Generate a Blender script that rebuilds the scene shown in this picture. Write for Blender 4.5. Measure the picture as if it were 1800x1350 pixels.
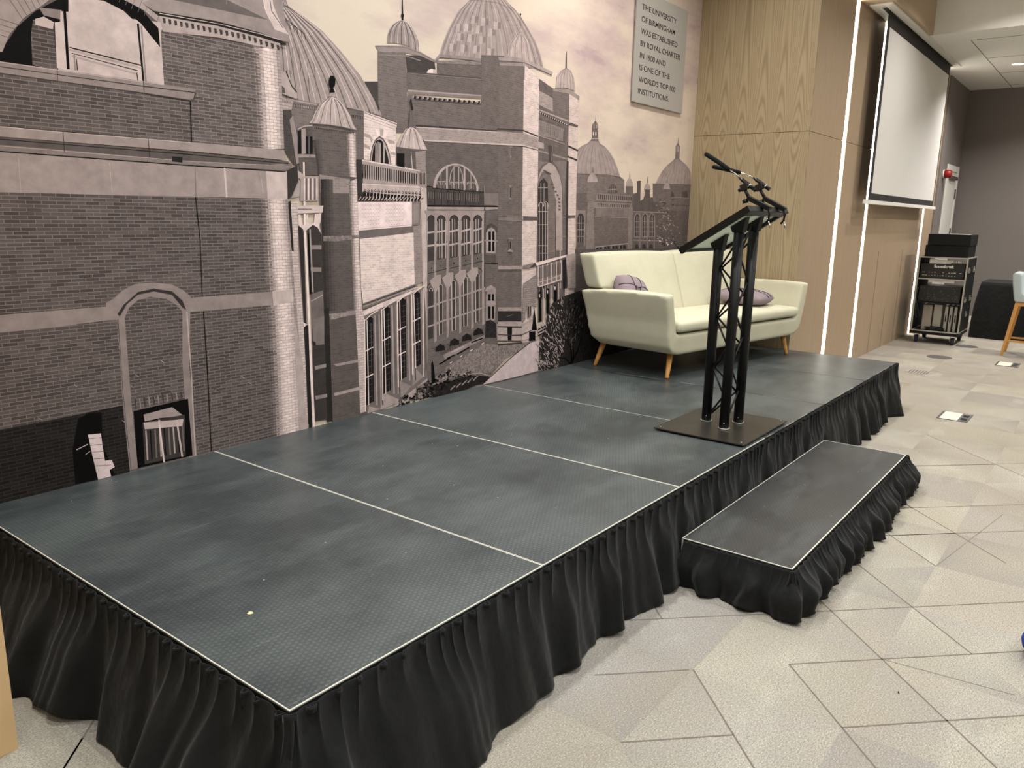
import bpy, bmesh, math, random
from mathutils import Vector, Matrix, Euler

# tuned constants
EXPOSURE = 0.0
LEDS = 8.0
MURAL = 0.90
CONF = (0.213, -1.527)

# ------------------------------------------------------------------ clear
for _o in list(bpy.data.objects):
    bpy.data.objects.remove(_o)
S = bpy.context.scene
C = S.collection
R = math.radians

# ------------------------------------------------------------------ camera
cam_d = bpy.data.cameras.new('camera')
cam_d.sensor_width = 36.0
cam_d.lens = 27.535
cam_d.clip_start = 0.02
cam = bpy.data.objects.new('camera', cam_d)
cam.location = (-0.9961, -3.4176, 1.5629)
cam.rotation_euler = Euler((1.35820884, -0.0189182495, -0.909745998), 'XYZ')
C.objects.link(cam)
S.camera = cam

# ------------------------------------------------------------------ exposure and world
S.view_settings.view_transform = 'Standard'
S.view_settings.look = 'None'
S.view_settings.gamma = 1.0
S.view_settings.use_curve_mapping = False
S.view_settings.exposure = EXPOSURE
W = bpy.data.worlds.new('world')
S.world = W
W.use_nodes = True
W.node_tree.nodes['Background'].inputs[0].default_value = (0.9, 0.95, 1.0, 1)
W.node_tree.nodes['Background'].inputs[1].default_value = 0.15

# ------------------------------------------------------------------ room lamps and added soft fill (their fittings are built further down)
def area(name, loc, size, power, col=(1, 0.93, 0.82), shape='DISK', size_y=None, spread=150, rot=(0, 0, 0)):
    d = bpy.data.lights.new(name, 'AREA')
    d.shape = shape
    d.size = size
    if size_y:
        d.size_y = size_y
    d.energy = power
    d.color = col
    d.spread = R(spread)
    o = bpy.data.objects.new(name, d)
    o.location = loc
    o.rotation_euler = rot
    C.objects.link(o)
    return o

ZC, ZL = 4.10, 3.60          # high ceiling over the hall, low ceiling at the far end
WARM, COOL = (1.0, 0.965, 0.925), (0.96, 1.0, 1.0)
# recessed downlights: x, y, z, watts, colour
DOWN = [(0.7, -0.85, ZC, 28, COOL), (2.3, -0.85, ZC, 28, COOL), (3.9, -0.85, ZC, 34, WARM), (5.2, -0.95, ZC, 16, WARM),
        (-0.6, -2.9, ZC, 36, COOL), (1.6, -2.9, ZC, 31, COOL), (4.0, -2.9, ZC, 32, WARM), (6.4, -2.9, ZC, 28, WARM),
        (8.3, -2.4, ZC, 26, WARM), (11.5, -1.94, ZL, 34, WARM), (10.3, -3.2, ZL, 40, WARM), (12.6, -3.2, ZL, 36, WARM)]
for (x, y, z, p, c) in DOWN:
    area('downlight_lamp', (x, y, z - 0.03), 0.14, p, c, spread=140)
# square panels added out of view over the hall, for soft fill
FILL_PANELS = [(-2.6, -4.6), (0.6, -5.6), (3.8, -5.6), (7.0, -5.6)]
for (x, y) in FILL_PANELS:
    area('fill_lamp', (x, y, ZC - 0.05), 1.15, 46, (0.96, 1.0, 0.99), 'SQUARE', spread=170)

# ------------------------------------------------------------------ helpers
def srgb(r, g, b):
    f = lambda v: (v / 255 / 12.92) if v / 255 <= 0.04045 else ((v / 255 + 0.055) / 1.055) ** 2.4
    return (f(r), f(g), f(b), 1)

class NB:
    "small node builder"
    def __init__(s, name):
        s.m = bpy.data.materials.new(name); s.m.use_nodes = True
        s.t = s.m.node_tree; s.n = s.t.nodes; s.b = s.n['Principled BSDF']
        s.out = s.n['Material Output']
    def node(s, typ, **kw):
        x = s.n.new(typ)
        for k, v in kw.items():
            if k.startswith('i_'):
                x.inputs[k[2:]].default_value = v
            else:
                setattr(x, k, v)
        return x
    def link(s, a, b): s.t.links.new(a, b)
    def math(s, op, a, b=None, c=None, clamp=False):
        x = s.n.new('ShaderNodeMath'); x.operation = op; x.use_clamp = clamp
        for i, v in enumerate((a, b, c)):
            if v is None: continue
            if isinstance(v, (int, float)): x.inputs[i].default_value = v
            else: s.link(v, x.inputs[i])
        return x.outputs[0]
    def mix(s, f, a, b, typ='MIX'):
        x = s.n.new('ShaderNodeMix'); x.data_type = 'RGBA'; x.blend_type = typ
        if isinstance(f, (int, float)): x.inputs[0].default_value = f
        else: s.link(f, x.inputs[0])
        for i, v in ((6, a), (7, b)):
            if isinstance(v, tuple): x.inputs[i].default_value = v
            else: s.link(v, x.inputs[i])
        return x.outputs[2]
    def ramp(s, f, p0, p1, c0=(0, 0, 0, 1), c1=(1, 1, 1, 1)):
        x = s.n.new('ShaderNodeValToRGB'); e = x.color_ramp.elements
        e[0].position = p0; e[0].color = c0; e[1].position = p1; e[1].color = c1
        s.link(f, x.inputs[0]); return x.outputs[0]
    def coord(s, which='Object'):
        return s.node('ShaderNodeTexCoord').outputs[which]
    def mapping(s, v, scale=(1, 1, 1), rot=(0, 0, 0), loc=(0, 0, 0)):
        x = s.n.new('ShaderNodeMapping'); s.link(v, x.inputs[0])
        x.inputs['Scale'].default_value = scale; x.inputs['Rotation'].default_value = rot; x.inputs['Location'].default_value = loc
        return x.outputs[0]
    def noise(s, v, scale, detail=3, rough=0.5, out=0):
        x = s.node('ShaderNodeTexNoise'); s.link(v, x.inputs['Vector'])
        x.inputs['Scale'].default_value = scale; x.inputs['Detail'].default_value = detail; x.inputs['Roughness'].default_value = rough
        return x.outputs[out]
    def bump(s, h, strength=0.2, dist=0.01):
        x = s.node('ShaderNodeBump'); x.inputs['Strength'].default_value = strength; x.inputs['Distance'].default_value = dist
        s.link(h, x.inputs['Height']); s.link(x.outputs[0], s.b.inputs['Normal'])
    def col(s, c):
        if isinstance(c, tuple): s.b.inputs['Base Color'].default_value = c
        else: s.link(c, s.b.inputs['Base Color'])
    def set(s, rough=0.5, metal=0.0, spec=0.5, **kw):
        s.b.inputs['Roughness'].default_value = rough; s.b.inputs['Metallic'].default_value = metal
        s.b.inputs['Specular IOR Level'].default_value = spec
        for k, v in kw.items(): s.b.inputs[k.replace('_', ' ')].default_value = v
        return s

def simple(name, rgb, rough=0.5, metal=0.0, spec=0.5, var=0.06, vs=18, bump=0.0):
    n = NB(name); n.set(rough, metal, spec)
    c = srgb(*rgb)
    v = n.noise(n.coord(), vs, 4)
    d = tuple(x * (1 - var * 2) for x in c[:3]) + (1,)
    e = tuple(min(1, x * (1 + var * 2)) for x in c[:3]) + (1,)
    n.col(n.mix(v, d, e))
    if bump: n.bump(v, bump, 0.004)
    return n.m

M = {}
def box(bm, x0, x1, y0, y1, z0, z1, mi=0):
    vs = [bm.verts.new((x, y, z)) for z in (z0, z1) for y in (y0, y1) for x in (x0, x1)]
    fs = [(0, 2, 3, 1), (4, 5, 7, 6), (0, 1, 5, 4), (2, 6, 7, 3), (0, 4, 6, 2), (1, 3, 7, 5)]
    r = []
    for f in fs:
        q = bm.faces.new([vs[i] for i in f]); q.material_index = mi; r.append(q)
    return vs
def obox(bm, c, half, rot=None, mi=0):
    "oriented box: centre, half sizes, rotation matrix"
    vs = box(bm, -half[0], half[0], -half[1], half[1], -half[2], half[2], mi)
    for v in vs:
        p = v.co.copy()
        if rot: p = rot @ p
        v.co = p + Vector(c)
    return vs
def tube(bm, pts, rad, seg=12, cap=True, mi=0):
    "round tube along points; rad a number or a list"
    pts = [Vector(p) for p in pts]; n = len(pts); rings = []
    rad = rad if isinstance(rad, (list, tuple)) else [rad] * n
    up = None
    for i, p in enumerate(pts):
        d = (pts[min(i + 1, n - 1)] - pts[max(i - 1, 0)]).normalized()
        if up is None:
            up = Vector((0, 0, 1)) if abs(d.z) < 0.9 else Vector((1, 0, 0))
        a = d.cross(up).normalized(); b = a.cross(d).normalized(); up = b
        rings.append([bm.verts.new(p + rad[i] * (math.cos(2 * math.pi * k / seg) * a + math.sin(2 * math.pi * k / seg) * b)) for k in range(seg)])
    for r0, r1 in zip(rings, rings[1:]):
        for k in range(seg):
            f = bm.faces.new((r0[k], r0[(k + 1) % seg], r1[(k + 1) % seg], r1[k])); f.smooth = True; f.material_index = mi
    if cap:
        bm.faces.new(rings[0][::-1]).material_index = mi; bm.faces.new(rings[-1]).material_index = mi
    return rings
def disc(bm, c, r, h, seg=40, mi=0):
    return tube(bm, [c, (c[0], c[1], c[2] + h)], r, seg, True, mi)
def prism(bm, poly, axis, a, b, mi=0):
    "extrude a 2-D outline along an axis from a to b"
    def P(u, v, w):
        return {'x': (w, u, v), 'y': (u, w, v), 'z': (u, v, w)}[axis]
    A = [bm.verts.new(P(u, v, a)) for u, v in poly]; B = [bm.verts.new(P(u, v, b)) for u, v in poly]
    n = len(poly)
    bm.faces.new(A[::-1]).material_index = mi; bm.faces.new(B).material_index = mi
    for i in range(n):
        bm.faces.new((A[i], A[(i + 1) % n], B[(i + 1) % n], B[i])).material_index = mi
    return A + B
def obj(name, bm, mats, parent=None, bevel=0, segs=2, sub=0, smooth=False, loc=None, angle=40):
    bmesh.ops.recalc_face_normals(bm, faces=bm.faces[:])
    me = bpy.data.meshes.new(name); bm.to_mesh(me); bm.free()
    for m in (mats if isinstance(mats, (list, tuple)) else [mats]): me.materials.append(m)
    o = bpy.data.objects.new(name, me); C.objects.link(o)
    if parent: o.parent = parent
    if loc: o.location = loc
    if bevel:
        b = o.modifiers.new('bevel', 'BEVEL'); b.width = bevel; b.segments = segs; b.limit_method = 'ANGLE'; b.angle_limit = R(angle)
    if sub:
        s = o.modifiers.new('sub', 'SUBSURF'); s.levels = sub; s.render_levels = sub
    if smooth:
        for p in me.polygons: p.use_smooth = True
    return o
def thing(name, label, cat, loc=(0, 0, 0), rot=(0, 0, 0), group=None):
    o = bpy.data.objects.new(name, None); C.objects.link(o); o.location = loc; o.rotation_euler = rot
    o.empty_display_size = 0.05
    return tag(o, label, cat, group)
def tag(o, label, cat, group=None):
    o['label'] = label; o['category'] = cat
    if group: o['group'] = group
    return o
def struct(name, bm, mats, **k):
    o = obj(name, bm, mats, **k)
    if not k.get('parent'): o['kind'] = 'structure'
    return o
def dup(root, loc, label, rot=None):
    r = root.copy(); C.objects.link(r); r.location = loc
    if rot: r.rotation_euler = rot
    r['label'] = label
    for ch in list(root.children):
        c = ch.copy(); C.objects.link(c); c.parent = r; c.matrix_parent_inverse = ch.matrix_parent_inverse
        for gch in list(ch.children):
            d = gch.copy(); C.objects.link(d); d.parent = c
    return r
def BM(): return bmesh.new()
def text_mesh(name, body, size, loc, rot, mat, parent, xs=1.0, extrude=0.0006, bold=0.0):
    cu = bpy.data.curves.new(name, 'FONT'); cu.body = body; cu.size = size; cu.extrude = extrude; cu.offset = bold
    t = bpy.data.objects.new(name, cu); C.objects.link(t)
    bpy.context.view_layer.update()
    me = bpy.data.meshes.new_from_object(t); bpy.data.objects.remove(t)
    o = bpy.data.objects.new(name, me); C.objects.link(o); me.materials.append(mat)
    for v in me.vertices: v.co.x *= xs
    o.location = loc; o.rotation_euler = rot; o.parent = parent
    return o
# ------------------------------------------------------------------ materials
M['white'] = simple('white_paint', (226, 223, 214), 0.55, var=0.02)
M['ceil'] = simple('ceiling_paint', (232, 229, 222), 0.8, var=0.02)
M['darkwall'] = simple('dark_grey_paint', (122, 115, 111), 0.75, var=0.03, vs=60)
M['lightwall'] = simple('pale_wall_paint', (190, 184, 172), 0.85, var=0.02)
M['black_metal'] = simple('black_powder_coat', (8, 8, 8), 0.45, 0.0, 0.35, 0.1, 60)
M['black_gloss'] = simple('black_plastic', (16, 16, 17), 0.3, 0, 0.5, 0.1)
M['black_matt'] = simple('black_board', (14, 14, 14), 0.7, 0, 0.3, 0.1)
M['foam'] = simple('black_foam', (24, 26, 27), 0.95, 0, 0.2, 0.25, 400, 0.5)
M['chrome'] = simple('polished_steel', (200, 198, 192), 0.25, 0.9)
M['alu'] = simple('brushed_aluminium', (178, 176, 168), 0.42, 0.6)
M['edge'] = simple('pale_edge_trim', (205, 202, 190), 0.5, 0.0)
M['plate'] = simple('grey_steel_plate', (112, 110, 108), 0.5, 0.4)
M['legwood'] = simple('honey_wood_leg', (196, 142, 74), 0.45, var=0.1, vs=25)
M['lav'] = simple('lavender_cotton', (142, 128, 134), 0.9, 0, 0.2, 0.05, 150, 0.2)
M['lavdark'] = simple('dark_purple_piping', (52, 42, 46), 0.9, 0, 0.2)
M['bluegrey'] = simple('pale_blue_upholstery', (172, 182, 182), 0.85, 0, 0.2, 0.04, 120, 0.2)
M['navy'] = simple('blue_fabric', (40, 62, 150), 0.8, 0, 0.3, 0.06, 90)
M['red'] = simple('red_plastic', (150, 22, 26), 0.35)
M['rubber'] = simple('grey_blue_rubber', (38, 42, 58), 0.7)
M['screen'] = simple('white_screen_cloth', (222, 219, 214), 0.85, 0, 0.2, 0.012, 3)
M['screenblack'] = simple('black_screen_border', (38, 33, 33), 0.8)
M['sign'] = simple('pale_grey_sign', (166, 161, 155), 0.6, 0, 0.2, 0.01)
M['ink'] = simple('black_ink', (24, 22, 22), 0.6)
M['paper'] = simple('white_paper', (232, 230, 224), 0.7)
M['greybox'] = simple('beige_grey_metal', (168, 160, 148), 0.4, 0.3)
M['confetti'] = simple('cream_confetti', (240, 222, 170), 0.7)
M['trim_grey'] = simple('dark_frame_trim', (90, 84, 82), 0.5, 0.3)

# fabric of the sofa: woven pale green-cream with worn patches
n = NB('sofa_linen'); n.set(0.92, 0, 0.2)
co = n.coord()
wv = n.node('ShaderNodeTexWave', wave_type='BANDS', bands_direction='X'); n.link(n.mapping(co, (1, 1, 1)), wv.inputs[0]); wv.inputs['Scale'].default_value = 160; wv.inputs['Distortion'].default_value = 2
w2 = n.node('ShaderNodeTexWave', wave_type='BANDS', bands_direction='Z'); n.link(co, w2.inputs[0]); w2.inputs['Scale'].default_value = 160; w2.inputs['Distortion'].default_value = 2
f = n.math('MULTIPLY', wv.outputs[1], w2.outputs[1])
g1 = n.noise(n.mapping(co, (60, 60, 300)), 1, 3)
base = n.mix(n.noise(co, 5, 4), srgb(200, 196, 172), srgb(220, 216, 192))
base = n.mix(n.math('MULTIPLY', g1, 0.35), base, srgb(150, 146, 122))
n.col(base); n.bump(n.math('ADD', f, g1), 0.25, 0.0015)
M['sofa'] = n.m

# skirt cloth
n = NB('black_pleated_cloth'); n.set(0.85, 0, 0.15)
n.b.inputs['Sheen Weight'].default_value = 0.08; n.b.inputs['Sheen Roughness'].default_value = 0.5
co = n.coord(); n.col(n.mix(n.noise(co, 9, 3), srgb(17, 17, 17), srgb(31, 31, 30))); n.bump(n.math('ADD', n.math('MULTIPLY', n.noise(co, 13, 3), 1.0), n.math('MULTIPLY', n.noise(co, 700, 2), 0.03)), 0.5, 0.02)
M['cloth'] = n.m

# stage deck: hexagon-embossed dark phenolic board with scuffs and paint flecks
def deck_mat(name, c0, c1, rough):
    n = NB(name); n.set(rough, 0, 0.5)
    raw = n.coord(); oi = n.node('ShaderNodeObjectInfo'); va = n.node('ShaderNodeVectorMath', operation='MULTIPLY_ADD')
    n.link(oi.outputs['Random'], va.inputs[0]); va.inputs[1].default_value = (37, 23, 0); n.link(raw, va.inputs[2]); co = va.outputs[0]
    big = n.noise(co, 1.6, 5, 0.6)
    st = n.noise(n.mapping(co, (1.6, 5, 1), (0, 0, R(35))), 1.2, 6, 0.65)
    col = n.mix(n.ramp(big, 0.36, 0.62), c0, c1)
    col = n.mix(n.ramp(st, 0.5, 0.75, (0, 0, 0, 1), (0.45, 0.45, 0.45, 1)), col, srgb(100, 107, 106))
    scr = n.noise(n.mapping(co, (1.2, 60, 1), (0, 0, R(28))), 1.2, 3, 0.5)
    col = n.mix(n.ramp(scr, 0.70, 0.76, (0, 0, 0, 1), (0.2, 0.2, 0.2, 1)), col, srgb(150, 156, 154))
    dirt = n.ramp(n.noise(n.mapping(co, (1.5, 3.5, 1), (0, 0, R(-25))), 1.8, 7, 0.7), 0.54, 0.74, (0, 0, 0, 1), (0.4, 0.4, 0.4, 1))
    col = n.mix(dirt, col, srgb(34, 36, 36))
    # honeycomb from three sine gratings
    sx = n.node('ShaderNodeSeparateXYZ'); n.link(raw, sx.inputs[0])
    k = 2 * math.pi / 0.0155
    def grat(a):
        return n.math('COSINE', n.math('ADD', n.math('MULTIPLY', sx.outputs[0], k * math.cos(a)), n.math('MULTIPLY', sx.outputs[1], k * math.sin(a))))
    h = n.math('ADD', n.math('ADD', grat(R(0)), grat(R(60))), grat(R(120)))
    hh = n.ramp(n.math('MULTIPLY_ADD', h, 0.22, 0.35), 0.3, 0.6)
    col = n.mix(n.math('MULTIPLY', n.math('SUBTRACT', 1.0, hh), 0.30), col, srgb(30, 33, 34))
    fl = n.node('ShaderNodeTexVoronoi', feature='F1'); n.link(co, fl.inputs['Vector']); fl.inputs['Scale'].default_value = 11; fl.inputs['Randomness'].default_value = 1
    fleck = n.math('LESS_THAN', n.math('ADD', fl.outputs['Distance'], n.math('MULTIPLY', n.noise(co, 300, 2), 0.03)), 0.045)
    fleck = n.math('MULTIPLY', fleck, n.math('GREATER_THAN', n.noise(co, 2.2, 3), 0.5))
    col = n.mix(n.math('MULTIPLY', fleck, 0.75), col, srgb(205, 205, 198))
    n.col(col)
    rr = n.math('MULTIPLY_ADD', st, 0.25, rough - 0.12)
    n.link(rr, n.b.inputs['Roughness'])
    n.bump(hh, 0.35, 0.0012)
    return n.m
M['deck'] = deck_mat('stage_deck_board', srgb(58, 64, 65), srgb(86, 92, 92), 0.37)
M['deckstep'] = deck_mat('step_deck_board', srgb(50, 49, 49), srgb(62, 61, 60), 0.45)
M['base'] = simple('bronze_black_plate', (52, 48, 43), 0.35, 0.2, 0.5, 0.12, 6)

# oak veneer with book-matched cathedral grain; plane chosen by axis
def veneer(name, ax, straight, c0, c1):
    n = NB(name); n.set(0.5, 0, 0.35)
    co = n.coord(); s = n.node('ShaderNodeSeparateXYZ'); n.link(co, s.inputs[0])
    U = s.outputs[ax]; Z = s.outputs[2]
    wob = n.noise(n.mapping(co, (3, 3, 0.7)), 1.2, 3)
    fine = n.noise(n.mapping(co, (120, 120, 3)), 1, 4, 0.6)
    if straight:
        g = n.math('ADD', n.math('MULTIPLY', U, 26), n.math('MULTIPLY', wob, 5))
    else:
        ph = n.math('ADD', n.math('DIVIDE', U, 0.172), n.math('MULTIPLY_ADD', wob, 0.35, 10.0))
        u = n.math('SUBTRACT', n.math('FRACT', ph), 0.5)
        zz = n.math('ABSOLUTE', n.math('SUBTRACT', Z, 2.325))
        zz = n.math('SUBTRACT', 1.0, n.math('EXPONENT', n.math('MULTIPLY', zz, -2.6)))
        d = n.math('MULTIPLY', n.math('POWER', n.math('ABSOLUTE', u), 2.0), 15.0)
        g = n.math('ADD', n.math('ADD', n.math('MULTIPLY', zz, 3.6), d), n.math('MULTIPLY', wob, 2.0))
    w = n.math('MULTIPLY_ADD', n.math('SINE', n.math('MULTIPLY', g, 6.283)), 0.5, 0.5)
    w = n.math('POWER', w, 2.2)
    a = n.math('ADD', n.math('MULTIPLY', w, 0.28 if straight else 0.42), n.math('MULTIPLY', fine, 0.55))
    col = n.mix(a, c1, c0)
    broad = n.noise(n.mapping(co, (5, 5, 0.5)), 1, 2)
    col = n.mix(n.math('MULTIPLY', broad, 0.25), col, c0)
    n.col(col); n.bump(fine, 0.05, 0.001)
    return n.m
M['oak'] = veneer('oak_veneer_cathedral', 1, False, srgb(132, 113, 86), srgb(190, 173, 140))
M['oak2'] = veneer('oak_veneer_straight', 0, True, srgb(148, 126, 102), srgb(192, 170, 144))
M['oak3'] = veneer('oak_veneer_return', 1, True, srgb(138, 118, 94), srgb(178, 156, 130))
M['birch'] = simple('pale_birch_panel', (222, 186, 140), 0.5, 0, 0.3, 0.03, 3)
M['gap'] = simple('shadow_gap', (78, 60, 44), 0.9)

def emitter(name, rgb, s):
    n = NB(name); n.col((0.8, 0.8, 0.8, 1)); n.b.inputs['Emission Color'].default_value = srgb(*rgb); n.b.inputs['Emission Strength'].default_value = s
    return n.m
M['led'] = emitter('led_diffuser', (255, 250, 236), LEDS)
M['lens'] = emitter('downlight_lens', (255, 244, 224), 6.0)
M['panel'] = emitter('fill_diffuser', (250, 250, 244), 2.5)  # glowing face of the added soft-fill panels

# carpet tiles: tone per face comes from a colour attribute, flecked pile on top
n = NB('carpet_tiles'); n.set(0.95, 0, 0.15)
at = n.node('ShaderNodeVertexColor', layer_name='Col'); co = n.coord()
f1 = n.noise(n.mapping(co, (90, 260, 1), (0, 0, R(20))), 1, 3, 0.7)
f2 = n.noise(n.mapping(co, (1.3, 3.4, 1), (0, 0, R(12))), 1.0, 4, 0.6)
f3 = n.noise(co, 190, 3, 0.75)
c = n.mix(n.ramp(f2, 0.3, 0.7), n.mix(0.45, at.outputs[0], srgb(160, 150, 136)), at.outputs[0])
c = n.mix(n.ramp(f2, 0.58, 0.8, (0, 0, 0, 1), (0.6, 0.6, 0.6, 1)), c, srgb(210, 205, 188))
sp = n.math('ADD', n.math('MULTIPLY', f1, 0.6), n.math('MULTIPLY', f3, 0.4))
c = n.mix(n.ramp(sp, 0.40, 0.56, (0.85, 0.85, 0.85, 1), (0, 0, 0, 1)), c, srgb(128, 120, 108))
c = n.mix(n.ramp(f3, 0.56, 0.66, (0, 0, 0, 1), (0.4, 0.4, 0.4, 1)), c, srgb(226, 222, 206))
n.col(c); n.bump(f3, 0.4, 0.002)
M['carpet'] = n.m
M['carpetline'] = simple('carpet_line', (118, 108, 100), 0.95, 0, 0.1)

# pieces of the printed mural: colour attribute, with a print texture chosen per patch
def print_mat(i):
    n = NB(['print_plain', 'print_brick_dark', 'print_brick_light', 'print_brick_fine', 'print_foliage', 'print_sky'][i])
    n.set(0.8, 0, 0.08)
    at = n.node('ShaderNodeVertexColor', layer_name='Col').outputs[0]; co = n.coord()
    nz = n.noise(co, 14, 6, 0.65)
    xz = n.node('ShaderNodeSeparateXYZ'); n.link(co, xz.inputs[0])
    cb = n.node('ShaderNodeCombineXYZ'); n.link(xz.outputs[0], cb.inputs[0]); n.link(xz.outputs[2], cb.inputs[1])
    def brick(w, h, mortar, off=0.5):
        b = n.node('ShaderNodeTexBrick', offset=off); n.link(cb.outputs[0], b.inputs['Vector'])
        b.inputs['Scale'].default_value = 1; b.inputs['Brick Width'].default_value = w; b.inputs['Row Height'].default_value = h
        b.inputs['Mortar Size'].default_value = mortar; b.inputs['Mortar Smooth'].default_value = 0.3
        b.inputs['Color1'].default_value = (0, 0, 0, 1); b.inputs['Color2'].default_value = (1, 1, 1, 1); b.inputs['Mortar'].default_value = (0.5, 0.5, 0.5, 1)
        return b
    k = lambda v: (v, v, v * 0.99, 1)
    if i == 0:
        c = n.mix(n.ramp(nz, 0.3, 0.7, k(0.80), k(1.18)), k(0), k(1)); c = n.mix(1.0, at, n.ramp(nz, 0.3, 0.7, k(0.80), k(1.16)), 'MULTIPLY')
    elif i == 1:
        b = brick(0.056, 0.0148, 0.0016)
        t = n.ramp(b.outputs[0], 0.0, 1.0, k(0.55), k(1.02))
        t = n.mix(b.outputs['Fac'], t, k(1.75))
        t = n.mix(0.45, t, n.ramp(nz, 0.3, 0.7, k(0.75), k(1.2)), 'MULTIPLY')
        c = n.mix(1.0, at, t, 'MULTIPLY')
    elif i == 2:
        b = brick(0.040, 0.0148, 0.0013)
        t = n.ramp(b.outputs[0], 0.0, 1.0, k(0.86), k(1.12)); t = n.mix(b.outputs['Fac'], t, k(0.50))
        c = n.mix(1.0, at, t, 'MULTIPLY')
    elif i == 3:
        b = brick(0.036, 0.013, 0.0016)
        t = n.ramp(b.outputs[0], 0.0, 1.0, k(0.82), k(1.05)); t = n.mix(b.outputs['Fac'], t, k(1.14))
        t = n.mix(1.0, t, n.ramp(nz, 0.3, 0.7, k(0.85), k(1.12)), 'MULTIPLY')
        c = n.mix(1.0, at, t, 'MULTIPLY')
    elif i == 4:
        z = n.noise(co, 70, 5, 0.75)
        c = n.mix(1.0, at, n.ramp(z, 0.36, 0.66, k(0.45), k(1.5)), 'MULTIPLY')
    else:
        cl = n.noise(n.mapping(co, (0.7, 1, 1.9), (0, R(-14), 0)), 1.5, 7, 0.62)
        fine = n.noise(n.mapping(co, (2, 1, 6), (0, R(-20), 0)), 2.0, 6, 0.6)
        up = n.math('MULTIPLY', n.math('SUBTRACT', xz.outputs[2], 1.7), 0.33, clamp=True)
        f = n.math('ADD', n.ramp(cl, 0.42, 0.66), n.math('SUBTRACT', up, 0.35), clamp=True)
        c = n.mix(f, at, srgb(180, 158, 158))
        c = n.mix(n.ramp(fine, 0.52, 0.75, (0, 0, 0, 1), (0.5, 0.5, 0.5, 1)), c, srgb(208, 190, 180))
        c = n.mix(n.math('MULTIPLY', n.ramp(cl, 0.62, 0.78), 0.6), c, srgb(146, 130, 132))
    n.col(c)
    return n.m
PRINT = [print_mat(i) for i in range(6)]
# ------------------------------------------------------------------ room shell
XA, XB = -0.27, 6.19          # the alcove between the two oak-clad piers
YP = -1.08                    # front plane of the piers
# carpet: one tile grid with diagonal inlaid lines
T0x, T0y, TS = 1.39, -2.92, 0.507
random.seed(11)
bm = BM(); lay = bm.loops.layers.float_color.new('Col')
tones = [(178, 173, 160), (172, 165, 153), (166, 161, 155), (188, 185, 174), (163, 155, 144), (180, 176, 163), (174, 167, 150), (160, 156, 154)]
def lin(c, k=1.0): return tuple(v * k for v in srgb(*c)[:3]) + (1,)
def face(pts, col, z=0.0, mi=0):
    f = bm.faces.new([bm.verts.new((x, y, z)) for x, y in pts]); f.material_index = mi
    for l in f.loops: l[lay] = col
    return f
for i in range(-16, 26):
    for j in range(-12, 7):
        x = T0x + i * TS; y = T0y + j * TS
        if x > 13.6 or y > 0: continue
        h = TS / 2
        c, a, b, d, e = (x + h, y + h), (x, y), (x + TS, y), (x + TS, y + TS), (x, y + TS)
        t = random.choice(tones)
        cr = [random.uniform(0.74, 1.14) for _ in range(4)]; cc = random.uniform(0.88, 1.08); t2 = random.choice(tones)
        for q_, tri in enumerate(((a, b, c), (b, d, c), (d, e, c), (e, a, c))):
            dj = random.uniform(0.95, 1.05) if random.random() < 0.5 else 1.0
            f = face([tuple(p) for p in tri], (1, 1, 1, 1))
            for l, k, tt in zip(f.loops, (cr[q_], cr[(q_ + 1) % 4], cc), (t, t2, t)): l[lay] = lin(tt, k * dj)
# lines along x+y = const and x-y = const, traced where the photo shows them
def seg(p, q, w=0.006):
    (x0, y0), (x1, y1) = p, q
    d = math.hypot(x1 - x0, y1 - y0); nx, ny = -(y1 - y0) / d * w / 2, (x1 - x0) / d * w / 2
    face([(x0 + nx, y0 + ny), (x1 + nx, y1 + ny), (x1 - nx, y1 - ny), (x0 - nx, y0 - ny)], (0.1, 0.1, 0.1, 1), 0.0006, 1)
G = lambda a, b: (T0x + a * TS, T0y + b * TS)     # tile corner a, b; halves are tile centres
known = [((0, 2), (3, -1)), ((0.5, 0.5), (3, -2)), ((0, 0), (2, -2)), ((-1, 1), (-0.5, 0.5)), ((-0.5, 1.5), (-0.02, 1.02)),
         ((0.5, 0.5), (-1.5, -1.5)), ((2, 1), (0, -1)), ((2.5, 0.5), (1.5, -0.5)), ((0, 1), (-1, 0)), ((1, 2), (0.5, 1.5)),
         ((3, 2), (4.5, 0.5)), ((2, 2), (4, 0)), ((4, 1), (3, 0)), ((4, 2), (2.5, 0.5)), ((3, 1), (5, -1)), ((5, 1), (3.5, -0.5)), ((4, 1), (6, -1)),
         ((5, 2), (7, 0)), ((6, 2), (4.5, 0.5)), ((6, 1), (8, -1)), ((8, 1), (6.5, -0.5)), ((-3, 3.5), (-4, 2.5)), ((-2.8, 3.7), (-3.6, 2.9)),
         ((-3, 4), (-2.6, 3.6)), ((-2, -0.5), (-1, -1.5))]
for a, b in known: seg(G(*a), G(*b))
seg(G(3, 0), (3.9, -3.08), 0.003); seg(G(1, 0), (1.95, -3.33), 0.003)
random.seed(5)
for i in range(9, 24):
    for j in range(-3, 4):
        if random.random() < 0.3: seg(G(i, j), G(i + 0.5, j - 0.5), 0.003)
        if random.random() < 0.3: seg(G(i, j), G(i - 0.5, j - 0.5), 0.003)
struct('floor', bm, [M['carpet'], M['carpetline']])

# back wall behind the mural, piers and far walls
bm = BM(); box(bm, XA - 0.02, XB + 0.02, 0.001, 0.15, 0, ZC); struct('wall_back', bm, M['lightwall'])
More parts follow.
